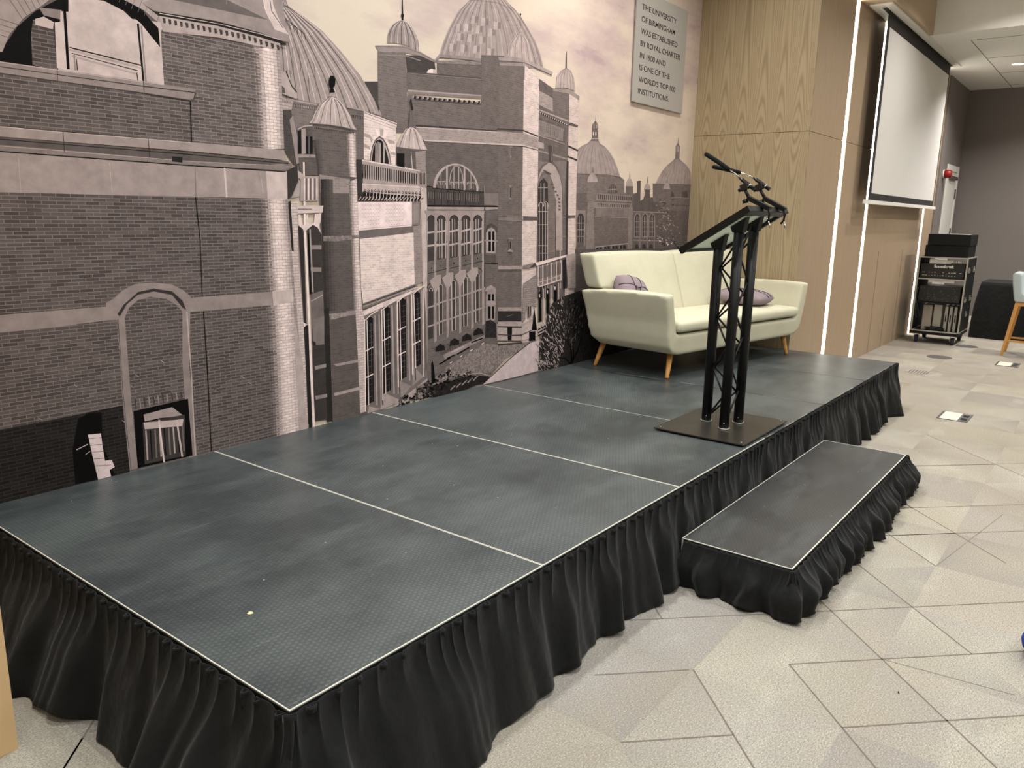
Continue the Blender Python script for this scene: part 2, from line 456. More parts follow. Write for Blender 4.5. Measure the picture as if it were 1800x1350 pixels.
# right pier: return face and long panelled front, with three vertical light slots
SL = [7.26, 8.34, 11.35]; SW = 0.115
bm = BM(); prism(bm, [(XB, 0.0), (XB, YP), (XB + 0.025, YP), (XB + 0.025, 0.0)], 'z', 0, 2.323)
struct('wall_right', bm, M['oak'])
bm = BM(); prism(bm, [(XB, 0.0), (XB, YP), (XB + 0.025, YP), (XB + 0.025, 0.0)], 'z', 2.327, ZC)
struct('wall_right', bm, M['oak'])
bm = BM(); box(bm, XB + 0.003, 12.0, YP + 0.028, 0.0, 0, ZC); struct('wall_right', bm, M['gap'])
cuts = [XB + 0.0255] + [v for s in SL for v in (s - SW / 2, s + SW / 2)] + [12.02]
bm = BM()
for a, b in zip(cuts[::2], cuts[1::2]):
    for z0, z1 in ((0, 2.323), (2.327, ZC)):
        box(bm, a, b, YP, YP + 0.028, z0, z1)
struct('wall_right', bm, M['oak2'])
# flush service doors low in the panelling: thin dark joints
bm = BM()
for x, z1 in ((9.1, 1.22), (9.72, 0.5), (10.35, 1.22)):
    box(bm, x - 0.004, x + 0.004, YP - 0.0012, YP, 0.0, z1)
struct('trim_1', bm, M['gap'])
for k, x in enumerate(SL):
    bm = BM(); box(bm, x - SW / 2 + 0.006, x + SW / 2 - 0.006, YP + 0.004, YP + 0.03, 0.0, ZL if k else ZL)
    o = obj('led_strip', bm, M['led'])
    tag(o, ['vertical white light strip in the oak panelling, nearest to the green sofa', 'vertical white light strip along the left edge of the projection screen', 'vertical white light strip at the far end of the oak panelling behind the wheeled rack'][k], 'light strip', 'vertical light strips in the oak wall')
# bulkhead over the panelling
bm = BM(); box(bm, 7.19, 9.2, -1.36, YP, ZL, ZC); struct('wall_right', bm, M['oak2'])
# left pier (its edge shows at the lower left)
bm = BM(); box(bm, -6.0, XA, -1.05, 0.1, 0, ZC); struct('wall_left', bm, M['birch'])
# ceilings
bm = BM(); box(bm, -6.0, 9.2, -7.5, 0.15, ZC, ZC + 0.1); struct('ceiling', bm, M['ceil'])
bm = BM(); box(bm, 9.2, 13.75, -7.5, YP + 0.03, ZL, ZC); struct('ceiling', bm, M['ceil'])
bm = BM()
for y in (-1.66, -2.26, -2.86, -3.46): box(bm, 9.7, 13.6, y - 0.004, y + 0.004, ZL - 0.0015, ZL)
for x in (9.7, 10.92, 12.14, 13.3): box(bm, x - 0.006, x + 0.006, -5, -1.66, ZL - 0.0015, ZL)
struct('trim_2', bm, M['trim_grey'])
# far end
bm = BM(); box(bm, 12.02, 13.75, -1.1, -0.95, 0, ZL); struct('wall_far', bm, M['darkwall'])
bm = BM(); box(bm, 13.6, 13.75, -7.5, -1.1, 0, ZL); struct('wall_far', bm, M['darkwall'])
bm = BM(); box(bm, 13.585, 13.6, -7.5, -1.1, 0, 0.1); struct('baseboard_far', bm, M['white'])
bm = BM(); box(bm, -6.0, 13.75, -7.65, -7.5, 0, ZC); struct('wall_front', bm, M['lightwall'])
bm = BM(); box(bm, -6.15, -6.0, -7.65, 0.1, 0, ZC); struct('wall_near', bm, M['lightwall'])
# service door with white frame in the dark wall
d = thing('door_1', '', '', (12.52, -1.1, 0)); del d['label']; del d['category']; d['kind'] = 'structure'
bm = BM()
box(bm, 0.0, 0.09, -0.02, 0, 0, 2.43); box(bm, 0.86, 0.95, -0.02, 0, 0, 2.43); box(bm, 0.09, 0.86, -0.02, 0, 2.34, 2.43)
obj('door_frame', bm, M['white'], d, bevel=0.004)
bm = BM(); box(bm, 0.092, 0.858, -0.008, 0.0, 0.005, 2.338); obj('door_leaf', bm, M['white'], d)
for z in (0.35, 1.35, 1.95):
    bm = BM(); box(bm, 0.835, 0.865, -0.024, -0.008, z, z + 0.14); obj('hinge', bm, M['trim_grey'], d)
bm = BM(); box(bm, 0.2, 0.75, -0.05, -0.008, 2.22, 2.27); obj('door_closer', bm, M['trim_grey'], d, bevel=0.005)

# downlight fittings and the added fill panels
def make_down():
    t = thing('downlight', 'round recessed downlight in the low ceiling above the wheeled rack', 'ceiling light', (0, 0, 0))
    bm = BM(); seg = 40
    prof = [(0.072, 0.0), (0.088, 0.0), (0.086, -0.008), (0.076, -0.010), (0.072, -0.006)]
    rings = [[bm.verts.new((r * math.cos(2 * math.pi * k / seg), r * math.sin(2 * math.pi * k / seg), z)) for k in range(seg)] for r, z in prof]
    for a, b in zip(rings, rings[1:] + rings[:1]):
        for k in range(seg): bm.faces.new((a[k], a[(k + 1) % seg], b[(k + 1) % seg], b[k]))
    obj('trim_ring', bm, M['white'], t)
    bm = BM(); disc(bm, (0, 0, -0.004), 0.07, 0.004); obj('lens', bm, M['lens'], t)
    return t
dl = make_down(); dl.location = (11.5, -1.94, ZL)
names = ['above the near end of the stage', 'above the second stage platform', 'above the sofa', 'above the far arm of the sofa',
         'in the hall ceiling level with the near stage corner', 'in the hall ceiling level with the second platform', 'in the hall ceiling level with the step', 'in the hall ceiling level with the stage end',
         'in the hall ceiling beside the white fascia', '', 'in the low ceiling in front of the far rack', 'in the low ceiling above the covered table']
for i, (x, y, z, p, c) in enumerate(DOWN):
    if i == 9: continue
    dup(dl, (x, y, z), 'round recessed downlight ' + names[i])
for i, (x, y) in enumerate(FILL_PANELS):
    bm = BM(); box(bm, x - 0.6, x + 0.6, y - 0.6, y + 0.6, ZC - 0.03, ZC)
    o = obj('fill_panel', bm, M['panel'], bevel=0.004)
    tag(o, 'square white fill light panel added over the hall, number %s from the left end' % ('one', 'two', 'three', 'four')[i], 'ceiling light', 'added fill panels over the hall')
def build_mural():
    # ------------------------------------------------------------------ the printed wall mural (flat print, pasted in layers on the back wall)
    random.seed(4)
    OUT=[]; LAY=[0]
    CR=[0,0,1]
    def crop(x,y,s): CR[:]=[x,y,s]
    def T(p): return (CR[0]+p[0]/CR[2], CR[1]+p[1]/CR[2])
    HOM = [[0.00176986082, -0.0002373888493, 0.3000379556], [-0.0007172851555, -0.002188025017, 2.301647386], [-0.0004843319048, -8.845333018e-05, 1.0]]     # rectifies a tracing of the print onto the wall plane (metres)
    def wall(p):
        w = [r[0] * p[0] + r[1] * p[1] + r[2] for r in HOM]; x, z = w[0] / w[2], w[1] / w[2]
        if p[0] <= 0.5: x = -.27
        return (max(-.27, min(6.19, x)), max(.2, min(4.095, z)))
    def N(): LAY[0]+=1
    def emit(col,pts,tex):
        w=[wall(p) for p in pts]
        v=[]
        for a in w:
            a=(int(round(a[0]*1000)),int(round(a[1]*1000)))
            if not v or v[-1]!=a: v.append(a)
        if len(v)>1 and v[0]==v[-1]: v.pop()
        if len(v)>=3: OUT.append((LAY[0],tex,col,v))
    def P(col,pts,tex=0,raw=False):
        emit(col,[p if raw else T(p) for p in pts],tex)
    def L(col,pts,w,tex=0,close=False):
        "polyline, width w in photo px"
        p=[T(a) for a in pts]
        n=len(p); l=[];r=[]
        for i in range(n):
            a,b=p[max(i-1,0)],p[min(i+1,n-1)]; dx,dy=b[0]-a[0],b[1]-a[1]; k=max(1e-9,math.hypot(dx,dy))
            ww=w[0]+(w[1]-w[0])*i/(n-1) if isinstance(w,tuple) else w
            nx,ny=-dy/k*ww/2,dx/k*ww/2
            l.append((p[i][0]+nx,p[i][1]+ny)); r.append((p[i][0]-nx,p[i][1]-ny))
        for i in range(n-1):
            emit(col,[l[i],l[i+1],r[i+1],r[i]],tex)
    def lerp(a,b,t): return (a[0]+(b[0]-a[0])*t,a[1]+(b[1]-a[1])*t)
    def samp(c,t):
        # sample polyline by fraction of index
        f=t*(len(c)-1); i=min(int(f),len(c)-2); return lerp(c[i],c[i+1],f-i)
    def res(c,n): 
        # arc length resample
        d=[0]
        for a,b in zip(c,c[1:]): d.append(d[-1]+math.dist(a,b))
        o=[]
        for k in range(n):
            s=d[-1]*k/(n-1); i=0
            while i<len(d)-2 and d[i+1]<s: i+=1
            o.append(lerp(c[i],c[i+1],(s-d[i])/max(1e-9,d[i+1]-d[i])))
        return o
    def dome(A,B,base,col,ribcol,n,w,tex=0,hl=None,e=.5):
        "A left profile top->bottom, B right profile top->bottom, base extra pts left->right"
        P(col,A+base+B[::-1],tex)
        N()
        a=res(A,9);b=res(B,9)
        for i in range(1,n):
            t=i/n; tt=.5-.5*math.cos(math.pi*t)*1.0
            tt=tt*(1-e)+t*e
            c=[lerp(p,r,tt) for p,r in zip(a,b)]
            if base:
                bb=res([A[-1]]+base+[B[-1]],21); dx=samp(bb,tt); k=dx[1]-c[-1][1]
                c=[(x,y+k*(j/8)**2) for j,(x,y) in enumerate(c)]
            L(ribcol if not hl or i%2 else hl,c,w)
    def GR(A,B,tones,tex=0):
        "vertical slices between two profiles, printed roundness"
        n=len(tones)
        for i,t in enumerate(tones):
            P(g(t),[lerp(a,b,i/n) for a,b in zip(A,B)]+[lerp(a,b,(i+1)/n) for a,b in zip(A,B)][::-1],tex)
    def arch(x0,x1,ys,yt,n=9,pointed=0,dy=0):
        "arch curve from left spring to right spring, dy = slope drop"
        o=[]
        for i in range(n):
            a=math.pi*(1-i/(n-1)); x=(x0+x1)/2+(x1-x0)/2*math.cos(a); y=ys-(ys-yt)*math.sin(a)**(1 if not pointed else .85)
            if pointed: y=ys-(ys-yt)*(1-abs(math.cos(a))**1.5)
            o.append((x,y+dy*i/(n-1)))
        return o
    def g(t,k=0):
        t=max(14,min(250,t+(t-138)*.42)); return (t, t*.905, t*.89+k)
    # ---- sky
    crop(0,0,1)
    OUT.append((0,5,(222,205,188),[(-270,200),(6190,200),(6190,4000),(-270,4000)])); N()
    # ---- far domes (right)
    crop(980,190,5.19)
    D1L=[(305,290),(290,312),(230,340),(180,375),(150,420),(110,500),(90,600)]
    D1R=[(370,290),(378,318),(430,348),(480,405),(520,475),(545,540),(572,628)]
    dome(D1L,D1R,[(180,600),(330,604),(460,612)],g(158),g(140),13,.8)
    P(g(118),[(312,275),(370,275),(368,190),(312,190)]); P(g(118),[(312,190),(318,150),(340,120),(347,115),(355,125),(370,160),(371,190)])
    P(g(126),[(300,300),(308,280),(372,280),(376,305)])
    D2L=[(1068,462),(1050,480),(1000,520),(950,580),(915,640),(893,688)]
    D2R=[(1112,462),(1130,480),(1170,515),(1200,555),(1217,590),(1222,700)]
    dome(D2L,D2R,[(980,690),(1100,695)],g(160),g(145),12,.7)
    P(g(135),[(1070,465),(1076,400),(1076,350),(1090,325),(1098,315),(1106,325),(1116,350),(1114,400),(1112,465)])
    N()
    for x in (326,348): P(g(205),[(x-4,250),(x-4,220),(x,214),(x+5,220),(x+5,250)])
    for x,y0,y1 in ((332,185,140),(350,185,135),(358,183,150)): L(g(200),[(x,y0),(x,y1)],.7)
    L(g(90),[(347,118),(349,60)],(1.2,.5)); L(g(115),[(1099,318),(1101,270)],(1.2,.5))
    for x in (1090,1103): L(g(200),[(x,398),(x,350)],.8)
    # drums & walls under the domes
    P(g(128),[(175,598),(330,604),(575,630),(608,655),(610,770),(640,790),(640,900),(170,900)],3)
    P(g(124),[(868,690),(893,688),(1215,700),(1195,1230),(870,1230)],3)
    L(g(112),[(178,600),(460,612),(575,632)],1.6); L(g(112),[(868,690),(1215,702)],1.4)
    N()
    P(g(105),[(455,775),(470,720),(500,688),(530,710),(548,775)]); P(g(105),[(1030,810),(1035,770),(1050,760),(1070,810)]); P(g(105),[(1130,815),(1135,765),(1180,755),(1190,818)])
    for y in (815,885,1010): L(g(105 if y==885 else 142),[(1040,y),(1205,y+6)],1.2)
    N()
    for x in (480,498,515): L(g(150),[(x,772),(x+6,705)],.7)
    L(g(150),[(460,745),(540,745)],.7)
    # wing wall
    P(g(116),[(165,780),(265,775),(265,850),(690,850),(690,940),(930,930),(1200,940),(1200,1300),(165,1330)],3)
    P(g(108),[(690,780),(724,775),(724,665),(758,665),(755,850),(690,850)]); P(g(112),[(780,830),(792,800),(792,740),(842,740),(846,815),(870,815),(870,870),(690,900),(690,850),(750,850)],3)
    P(g(110),[(690,840),(930,860),(940,960),(690,955)]); P(g(120),[(620,715),(690,715),(690,850),(620,850)]); P(g(132),[(272,675),(355,678),(350,850),(275,845)],3); P(g(126),[(965,740),(1025,742),(1022,820),(965,820)])
    N()
    for (cx,w,yb,yt) in ((318,48,678,590),(655,35,715,635),(818,30,745,680),(995,32,742,680)):
        P(g(165),[(cx-w,yb),(cx-w*.9,yb-(yb-yt)*.4),(cx-w*.5,yb-(yb-yt)*.8),(cx,yt),(cx+w*.5,yb-(yb-yt)*.8),(cx+w*.9,yb-(yb-yt)*.4),(cx+w,yb)])
        L(g(110),[(cx+3,yt),(cx+4,yt-55)],(1.6,.5)); L(g(120),[(cx-w,yb),(cx+w,yb)],.8)
    L(g(95),[(737,668),(760,668)],2)
    # balustrade
    P(g(142),[(355,775),(675,800),(675,858),(350,840)])
    P(g(138),[(330,855),(680,870),(675,940),(330,920)]); 
    P(g(120),[(335,910),(660,925),(645,1235),(340,1265)],3); P(g(136),[(275,850),(330,850),(335,1320),(255,1320)],3); P(g(138),[(645,900),(685,900),(680,1290),(640,1290)],3)
    N()
    for i in range(17): x=368+i*18.5; P(g(95),[(x,785+i*1.4),(x+9,786+i*1.4),(x+9,832+i*.9),(x,831+i*.9)])
    for i in range(18): x=365+i*16.5; P(g(88),[(x,868+i*.8),(x+8,868+i*.8),(x+6,898+i*.8),(x+1,898+i*.8)])
    P(g(132),[(350,905),(655,910),(650,990),(350,985)]); L(g(150),[(340,905),(660,912)],1); L(g(150),[(340,992),(655,1000)],1.2)
    N(); 
    for i in range(14): L(g(112),[(400+i*15,930),(400+i*15,975)],.5)
    # arcade windows right
    for i,x in enumerate((705,775,838)):
        P(g(142),[(x-8,1180)]+arch(x-8,x+52,1010,955)+[(x+52,1180)])
        N(); P(g(88),[(x,1170)]+arch(x,x+44,1010,968)+[(x+44,1170)]); N()
        for k in (1,2): L(g(150),[(x+44*k/3,1170),(x+44*k/3,985)],.7)
        for y in (1035,1085,1130): L(g(150),[(x,y),(x+44,y)],.7)
    for x in (705,770,835): P(g(90),[(x,1310)]+arch(x,x+34,1270,1240)+[(x+34,1310)]); 
    for y in (945,1205): L(g(145),[(690,y),(1000,y+8)],2)
    for x in (750,818,880): L(g(140),[(x,1290),(x,960)],1.6)
    N()
    # windows next to great tower
    P(g(138),[(170,930),(255,935),(250,1260),(165,1260)]); N()
    P(g(86),[(180,1225)]+arch(180,240,1010,960)+[(235,1225)]); N()
    for x in (197,215): L(g(150),[(x,1225),(x+1,985)],.8)
    for y in (1050,1110,1170): L(g(155),[(165,y),(245,y)],.9)
    P(g(110),[(180,1225),(240,1225),(240,1260),(180,1260)])
    # lower loggia
    L(g(170),[(343,1312),(343,1268),(640,1235),(638,1305)],1.4)
    for i in range(4): x=350+i*72; P(g(75),[(x,1310)]+arch(x,x+24,1290-i*6,1268-i*6,5)+[(x+26,1310)]); P(g(75),[(x+30,1310)]+arch(x+30,x+54,1288-i*6,1265-i*6,5)+[(x+54,1308)])
    for i in (1,2,3): L(g(165),[(343+i*74,1262-i*8),(343+i*74,1310)],1)
    N()
    P(g(110),[(990,438),(1207,436),(1214,612),(990,662)],3,raw=True); N(); P(g(66),[(1000,600),(1212,560),(1216,625),(995,690)],4,raw=True); N()
    # tree foliage
    for i in range(230):
        a=random.gauss(0,1);b=random.random(); x=985+a*55*(.5+b*.7); y=830+b*420
        if x>1090 and y<860: continue
        r=random.uniform(4,11); t=random.choice((95,110,128,145,165)) if y<1180 else random.choice((70,90,190,210,120))
        P(g(t),[(x-r,y),(x-r*.2,y-r*random.uniform(.4,1)),(x+r,y+random.uniform(-3,3)),(x+r*.1,y+r*.6)])
    N()
    # ---- big left dome
    crop(400,0,3)
    A=[(235,-60),(250,60),(262,150),(270,260),(272,380),(280,520)]
    B=[(290,-60),(300,20),(400,88),(500,165),(600,275),(700,400),(760,505),(812,612)]
    dome(A,B,[(360,525),(470,545),(560,560),(640,568),(720,590)],g(160),g(120),17,1.5,0,hl=g(190),e=.9)
    N()
    for i in range(7): 
        t=i/6; L(g(90),[(262+i*18,60+i*15),(285+i*20,95+i*14),(290+i*20,130+i*14)],1)
    for x,y,h in ((345,250,125),(425,330,110),(430,400,90),(300,370,130)): L(g(125),[(x,y+h),(x-6,y),(x+28,y+3),(x+40,y+h)],.8)
    P(g(95),[(720,430),(800,430),(800,600),(775,530)]); 
    # drum under left dome
    P(g(130),[(275,520),(340,520),(470,545),(650,565),(715,590),(715,850),(680,900),(480,940),(360,900),(330,600)],3)
    N()
    L(g(165),[(340,528),(470,552)],3); P(g(115),[(345,545),(470,565),(470,585),(350,565)])
    N()
    for i in range(14): L(g(175),[(352+i*9,550+i*1.4),(352+i*9,562+i*1.4)],1)
    L(g(150),[(640,572),(715,590)],3)
    # ---- square tower with small dome (crop D)
    crop(640,0,6)
    P(g(128),[(140,540),(435,550),(450,1000),(460,1330),(330,1310),(190,1230),(145,1090)],3)
    P(g(95),[(435,580),(600,590),(740,650),(755,780),(450,760)],3)
    P(g(120),[(440,760),(1430,840),(1430,1030),(450,960)],3)
    P(g(124),[(455,1000),(1430,1100),(1700,1100),(1700,1400),(330,1400),(330,1290),(455,1330)],3)
    P(g(120),[(765,640),(1290,640),(1425,670),(1425,840),(765,780)],3)
    N()
    P(g(150),[(112,480),(430,480),(580,540),(740,632),(740,655),(590,590),(430,555),(150,545)]); L(g(110),[(120,490),(430,500),(585,560),(740,645)],.8)
    L(g(150),[(150,578),(435,590),(590,640)],1.5)
    A=[(403,215),(350,228),(300,260),(265,310),(245,370),(240,455)]
    B=[(403,215),(450,235),(500,290),(545,370),(570,440),(580,545)]
    dome(A,B,[(320,455),(420,470),(520,520)],g(152),g(105),11,1,hl=g(185),e=.4)
    L(g(60),[(403,215),(400,100),(397,-60)],(3,1.5)); P(g(60),[(385,150),(415,150),(415,180),(400,195),(388,180)])
    N()
    # central dome
    A=[(1130,-30),(1110,5),(1060,50),(1000,110),(940,210),(890,310),(840,430),(795,572)]
    B=[(1470,-30),(1500,20),(1580,90),(1650,175),(1720,290),(1800,430),(1850,560),(1885,700)]
    dome(A,B,[(1000,590),(1290,625),(1430,665),(1700,720)],g(158),g(128),24,.9,hl=g(180),e=.35)
    L(g(120),[(1110,5),(1250,10),(1400,30),(1560,100)],.9)
    N()
    for x,y in ((970,250),(1060,250),(1180,270),(1310,300),(980,350),(1090,360),(1210,380),(900,460),(1020,470),(1150,480),(1300,510),(1370,230),(1130,165),(1240,190)):
        P(g(176),[(x,y),(x+34,y+2),(x+30,y+85),(x-8,y+83)]); 
        P(g(140),[(x+40,y+5),(x+68,y+6),(x+64,y+75),(x+35,y+73)])
    P(g(148),[(735,640),(790,572),(1000,590),(1290,625),(1430,668),(1430,690),(1280,650),(1000,620),(795,605),(755,660)]); L(g(105),[(750,650),(795,608),(1280,652),(1430,690)],.8)
    P(g(215),[(655,770),(670,740),(705,725),(750,735),(752,778)]); P(g(180),[(722,735),(750,735),(752,775),(722,775)])
    P(g(140),[(765,645),(1300,650),(1300,690),(765,670)],3)
    # parapet lines
    L(g(105),[(450,760),(1430,840)],1.2); L(g(150),[(460,772),(1430,855)],1); 
    P(g(165),[(450,945),(1420,1015),(1420,1030),(455,962)]); P(g(138),[(455,962),(1420,1030),(1420,1055),(460,990)])
    N()
    for i in range(18): x=512+i*52; y=1018+i*3.9; P(g(172),[(x-9,y-6),(x+9,y-5),(x+11,y+12),(x-4,y+22)]); P(g(70),[(x+12,y-3),(x+32,y-1),(x+28,y+26),(x+4,y+24)])
    L(g(95),[(530,1050),(1420,1118)],1)
    # great tower corner pier
    N()
    crop(730,190,6)
    P(g(121),[(690,-560),(930,-550),(950,-500),(950,-490),(1140,0),(1140,240),(1130,400),(1120,1300),(1115,2460),(860,2460),(860,400),(690,380)],3)
    crop(640,0,6)
    P(g(124),[(1425,640),(1690,670),(1680,1400),(1425,1400)],3); P(g(198),[(1690,690),(1800,780),(1945,880),(1945,1800),(1680,1400)],3)
    N()
    P(g(158),[(1410,605),(1680,610),(1690,650),(1420,640)]); P(g(165),[(1680,612),(1985,760),(1975,790),(1690,660)]); L(g(110),[(1412,640),(1690,662),(1975,800)],1)
    P(g(150),[(1425,660),(1690,670),(1690,700),(1425,690)])
    L(g(130),[(1430,1045),(1680,1060)],1); P(g(112),[(1685,1055),(1960,1180),(1960,1205),(1685,1090)])
    A=[(1642,350),(1590,380),(1540,440),(1515,520),(1510,600)]
    B=[(1642,350),(1690,380),(1735,450),(1760,560),(1780,660)]
    dome(A,B,[(1640,610),(1700,640)],g(170),g(135),9,.8,hl=g(190),e=.4)
    L(g(110),[(1642,350),(1642,210)],1); P(g(90),[(1635,150),(1642,135),(1655,150),(1650,165),(1640,165)]); L(g(160),[(1642,345),(1642,300)],1.4)
    N()
    # ---- crop E
    crop(730,190,6)
    # right side face of gate between piers
    P(g(120),[(1290,-50),(1610,120),(1610,600),(1580,1400),(1570,2000),(1270,2000),(1285,600)],3)
    P(g(118),[(1300,-310),(1450,-205),(1620,-130),(1620,-20),(1290,-190)],3); P(g(158),[(1290,-190),(1610,-15),(1610,120),(1290,-40)],3)
    P(g(118),[(1450,-200),(1620,-150),(1620,130),(1600,120),(1450,0)],3); P(g(190),[(1620,-150),(1725,-90),(1715,140),(1700,600),(1680,1500),(1670,2000),(1570,2000),(1590,1200),(1610,300)],3)
    # pier front bright face E part
    P(g(196),[(1140,-300),(1300,-230),(1295,150),(1285,900),(1275,1400),(1265,2060),(1265,2500),(1115,2500),(1120,1350),(1130,400)],3)
    N()
    A=[(1705+200-200,-640)]
    # far small dome on right pier (px 994,120-160)
    crop(900,0,3)
    A=[(283,358),(255,372),(235,400),(228,465)]; B=[(283,358),(308,372),(325,410),(330,480)]
    dome(A,B,[(280,462)],g(172),g(140),7,.8)
    L(g(70),[(283,358),(285,270)],(1.6,.6)); P(g(150),[(212,465),(300,470),(354,508),(350,530),(300,495),(215,480)])
    P(g(125),[(212,482),(300,498),(298,650),(212,600)],3)
    N()
    crop(730,190,6)
    # cornice main band
    P(g(118),[(0,250),(870,350),(870,1090),(90,1070),(90,400),(0,300)],3); N()
    P(g(158),[(0,195),(860,245),(1130,262),(1290,318),(1290,440),(1130,385),(860,375),(80,330),(0,300)],3)
    P(g(186),[(80,332),(860,372),(1130,385),(1290,425),(1290,440),(1130,398),(860,388),(90,348)])
    L(g(90),[(0,185),(130,190),(850,240),(860,218),(1130,235),(1290,300)],2.2); L(g(185),[(0,203),(850,252)],1.2); L(g(95),[(90,352),(860,392),(1130,402),(1290,445)],1)
    P(g(120),[(1300,300),(1605,400),(1605,470),(1290,345)]); P(g(165),[(1290,350),(1350,370),(1350,430),(1290,420)]); L(g(85),[(1605,400),(1710,450)],3); L(g(85),[(1600,510),(1700,550)],3); P(g(190),[(1605,430),(1705,470),(1700,540),(1605,500)],3)
    P(g(150),[(1290,440),(1600,530),(1600,545),(1290,460)])
    # frieze brackets & panel
    P(g(165),[(1270,0),(1610,130),(1610,150),(1285,20)]); P(g(115),[(1300,100),(1560,200),(1610,210),(1570,375),(1300,290)],3)
    P(g(138),[(1300,125),(1560,215),(1550,350),(1300,285)],3)
    N()
    for i in range(14): x=1312+i*21; y=42+i*9.5; P(g(190),[(x,y),(x+9,y+4),(x+9,y+16),(x,y+12)]); P(g(65),[(x+9,y+6),(x+18,y+10),(x+18,y+26),(x+9,y+22)])
    for i in range(11): L(g(112),[(1320+i*20,150+i*7),(1320+i*20,240+i*8)],.8)
    L(g(160),[(1300,290),(1570,378)],1.4)
    P(g(108),[(1610,150),(1710,180),(1705,205),(1610,178)])
    P(g(112),[(1130,1140),(1280,1145),(1278,1185),(1128,1185)]); P(g(112),[(1585,1130),(1685,1130),(1680,1160),(1585,1165)])
    L(g(140),[(870,1135),(1120,1145)],1); P(g(132),[(870,1145),(1120,1150),(1120,1185),(870,1180)]); L(g(150),[(870,1180),(1120,1188)],.8)
    # slit windows
    for y0,y1,x in ((410,530,1003),(820,960,1000)): L(g(150),[(x-18,y0),(x+20,y0)],1.5); L(g(145),[(x-2,y0+8),(x-4,y1)],2.6)
    N()
    L(g(70),[(1000,840),(998,945)],1.6); L(g(80),[(1003,420),(1003,500)],1)
    # lunette
    P(g(118),arch(165,690,860,540,15)+[(690,890),(165,850)],3); 
    o=arch(180,665,850,565,17,dy=40); i_=arch(210,640,855,590,17,dy=25)
    N(); P(g(170),o+i_[::-1]); P(g(105),i_+[(640,890),(210,850)])
    N()
    for x,yt in ((328,620),(512,625)): L(g(168),[(x,870),(x,yt)],3.2)
    for x,yt in ((265,680),(400,610),(452,612),(580,690)): L(g(165),[(x,850),(x,yt)],1.4)
    L(g(165),[(355,780),(365,690),(400,620),(425,608),(460,620),(490,700),(500,790)],1.4)
    L(g(165),[(215,775),(320,772)],1.2); L(g(165),[(350,785),(500,788)],1); L(g(165),[(535,790),(625,792)],1)
    for x in (240,297,376,428,482,560,607): L(g(165),arch(x-20,x+20,810,775,5),.9); L(g(150),[(x,860),(x,790)],.6)
    N()
    # gate arch (right face)
    P(g(165),[(1285,780),(1300,700),(1340,620),(1410,570),(1470,620),(1520,720),(1540,850),(1545,1500),(1480,1500),(1470,950),(1450,800),(1410,700),(1370,665),(1330,680),(1300,740)])
    P(g(128),[(1290,2000),(1283,800),(1310,720),(1370,690),(1410,720),(1440,800),(1470,950),(1480,2000)],3)
    P(g(135),[(1290,560),(1400,570),(1330,600),(1290,660)]); P(g(132),[(1440,560),(1590,560),(1560,1000),(1530,760),(1490,620)])
    L(g(85),[(1600,560),(1585,1900)],3.5)
    P(g(100),[(1395,400),(1450,400),(1440,560),(1415,580),(1400,560)]); L(g(150),[(1440,400),(1432,560)],1.2)
    N()
    for k in range(12):
        t=k/11; x=1345+ (1490-1345)*min(1,t*1.4)+t*15; y=640+t*420 if t>.3 else 650+t*120
        P(g(105),[(x,y),(x+22,y+4),(x+20,y+22),(x-2,y+18)])
    P(g(85),[(1290,2000),(1285,840),(1310,770),(1350,740),(1390,790),(1395,1000),(1390,2000)])
    N()
    for x in (1300,1335,1365,1388): L(g(172),[(x,2000),(x+2,1000)],1.1)
    for x in (1318,1350): L(g(160),[(x,1000),(x,790)],1)
    for y in (840,1090,1230,1450,1530): L(g(172),[(1290,y),(1390,y)],1)
    L(g(172),arch(1290,1345,1040,990,5),1.2); L(g(172),arch(1345,1395,1040,985,5),1.2)
    for y in (1150,1350): L(g(150),[(1400,y),(1580,y+5)],.8)
    L(g(98),[(1470,950),(1475,1900)],1); L(g(165),[(1520,1150),(1525,1900)],2.5)
    N()
    # ---- left-centre: white building wing. crop A (460,130)
    crop(460,130,6)
    P(g(120),[(880,370),(1070,390),(1075,905),(985,900)],3)
    P(g(205),[(1070,470),(1410,560),(1405,965),(1070,900)],3)
    N()
    P(g(205),[(1070,395),(1420,520),(1415,560),(1390,590),(1070,480)])
    L(g(120),[(1075,410),(1420,535)],1); L(g(135),[(1070,440),(1405,560)],.8); L(g(150),[(1070,468),(1395,585)],.8)
    L(g(160),[(890,345),(1070,385)],3)
    for i in range(7): L(g(85),[(945+i*18,428+i*3),(945+i*18,460+i*3)],1.4)
    for i in range(9): P(g(105),[(1120+i*34,388+i*14),(1140+i*34,396+i*14),(1140+i*34,404+i*14),(1120+i*34,397+i*14)])
    for pts in ([(1070,620),(1130,640),(1165,690),(1150,730),(1130,680),(1070,660)],[(1070,735),(1130,760),(1140,800),(1070,775)],[(1320,690),(1395,710),(1395,740),(1335,735)],[(1350,820),(1400,830),(1400,860),(1355,850)]): P(g(165),pts)
    N()
    P(g(228),[(1185,570),(1235,580),(1240,660),(1215,660)]); P(g(228),[(1280,590),(1330,600),(1300,680),(1275,665)]); P(g(175),[(1240,580),(1275,588),(1270,655),(1242,655)])
    P(g(110),[(1130,920)]+[(1140,830),(1160,750),(1190,690),(1235,655),(1275,680),(1315,750),(1345,850),(1360,960)])
    N()
    P(g(175),[(1140,925)]+[(1150,830),(1170,760),(1200,700),(1235,672),(1270,695),(1305,760),(1335,850),(1350,955)])
    N(); P(g(70),[(1150,925),(1165,800),(1200,705),(1235,690),(1265,710),(1300,790),(1325,880),(1335,950)])
    N()
    for x in (1195,1240,1280): L(g(180),[(x,935),(x+3,730)],2)
    P(g(150),[(1205,930),(1235,935),(1238,720),(1215,710)])
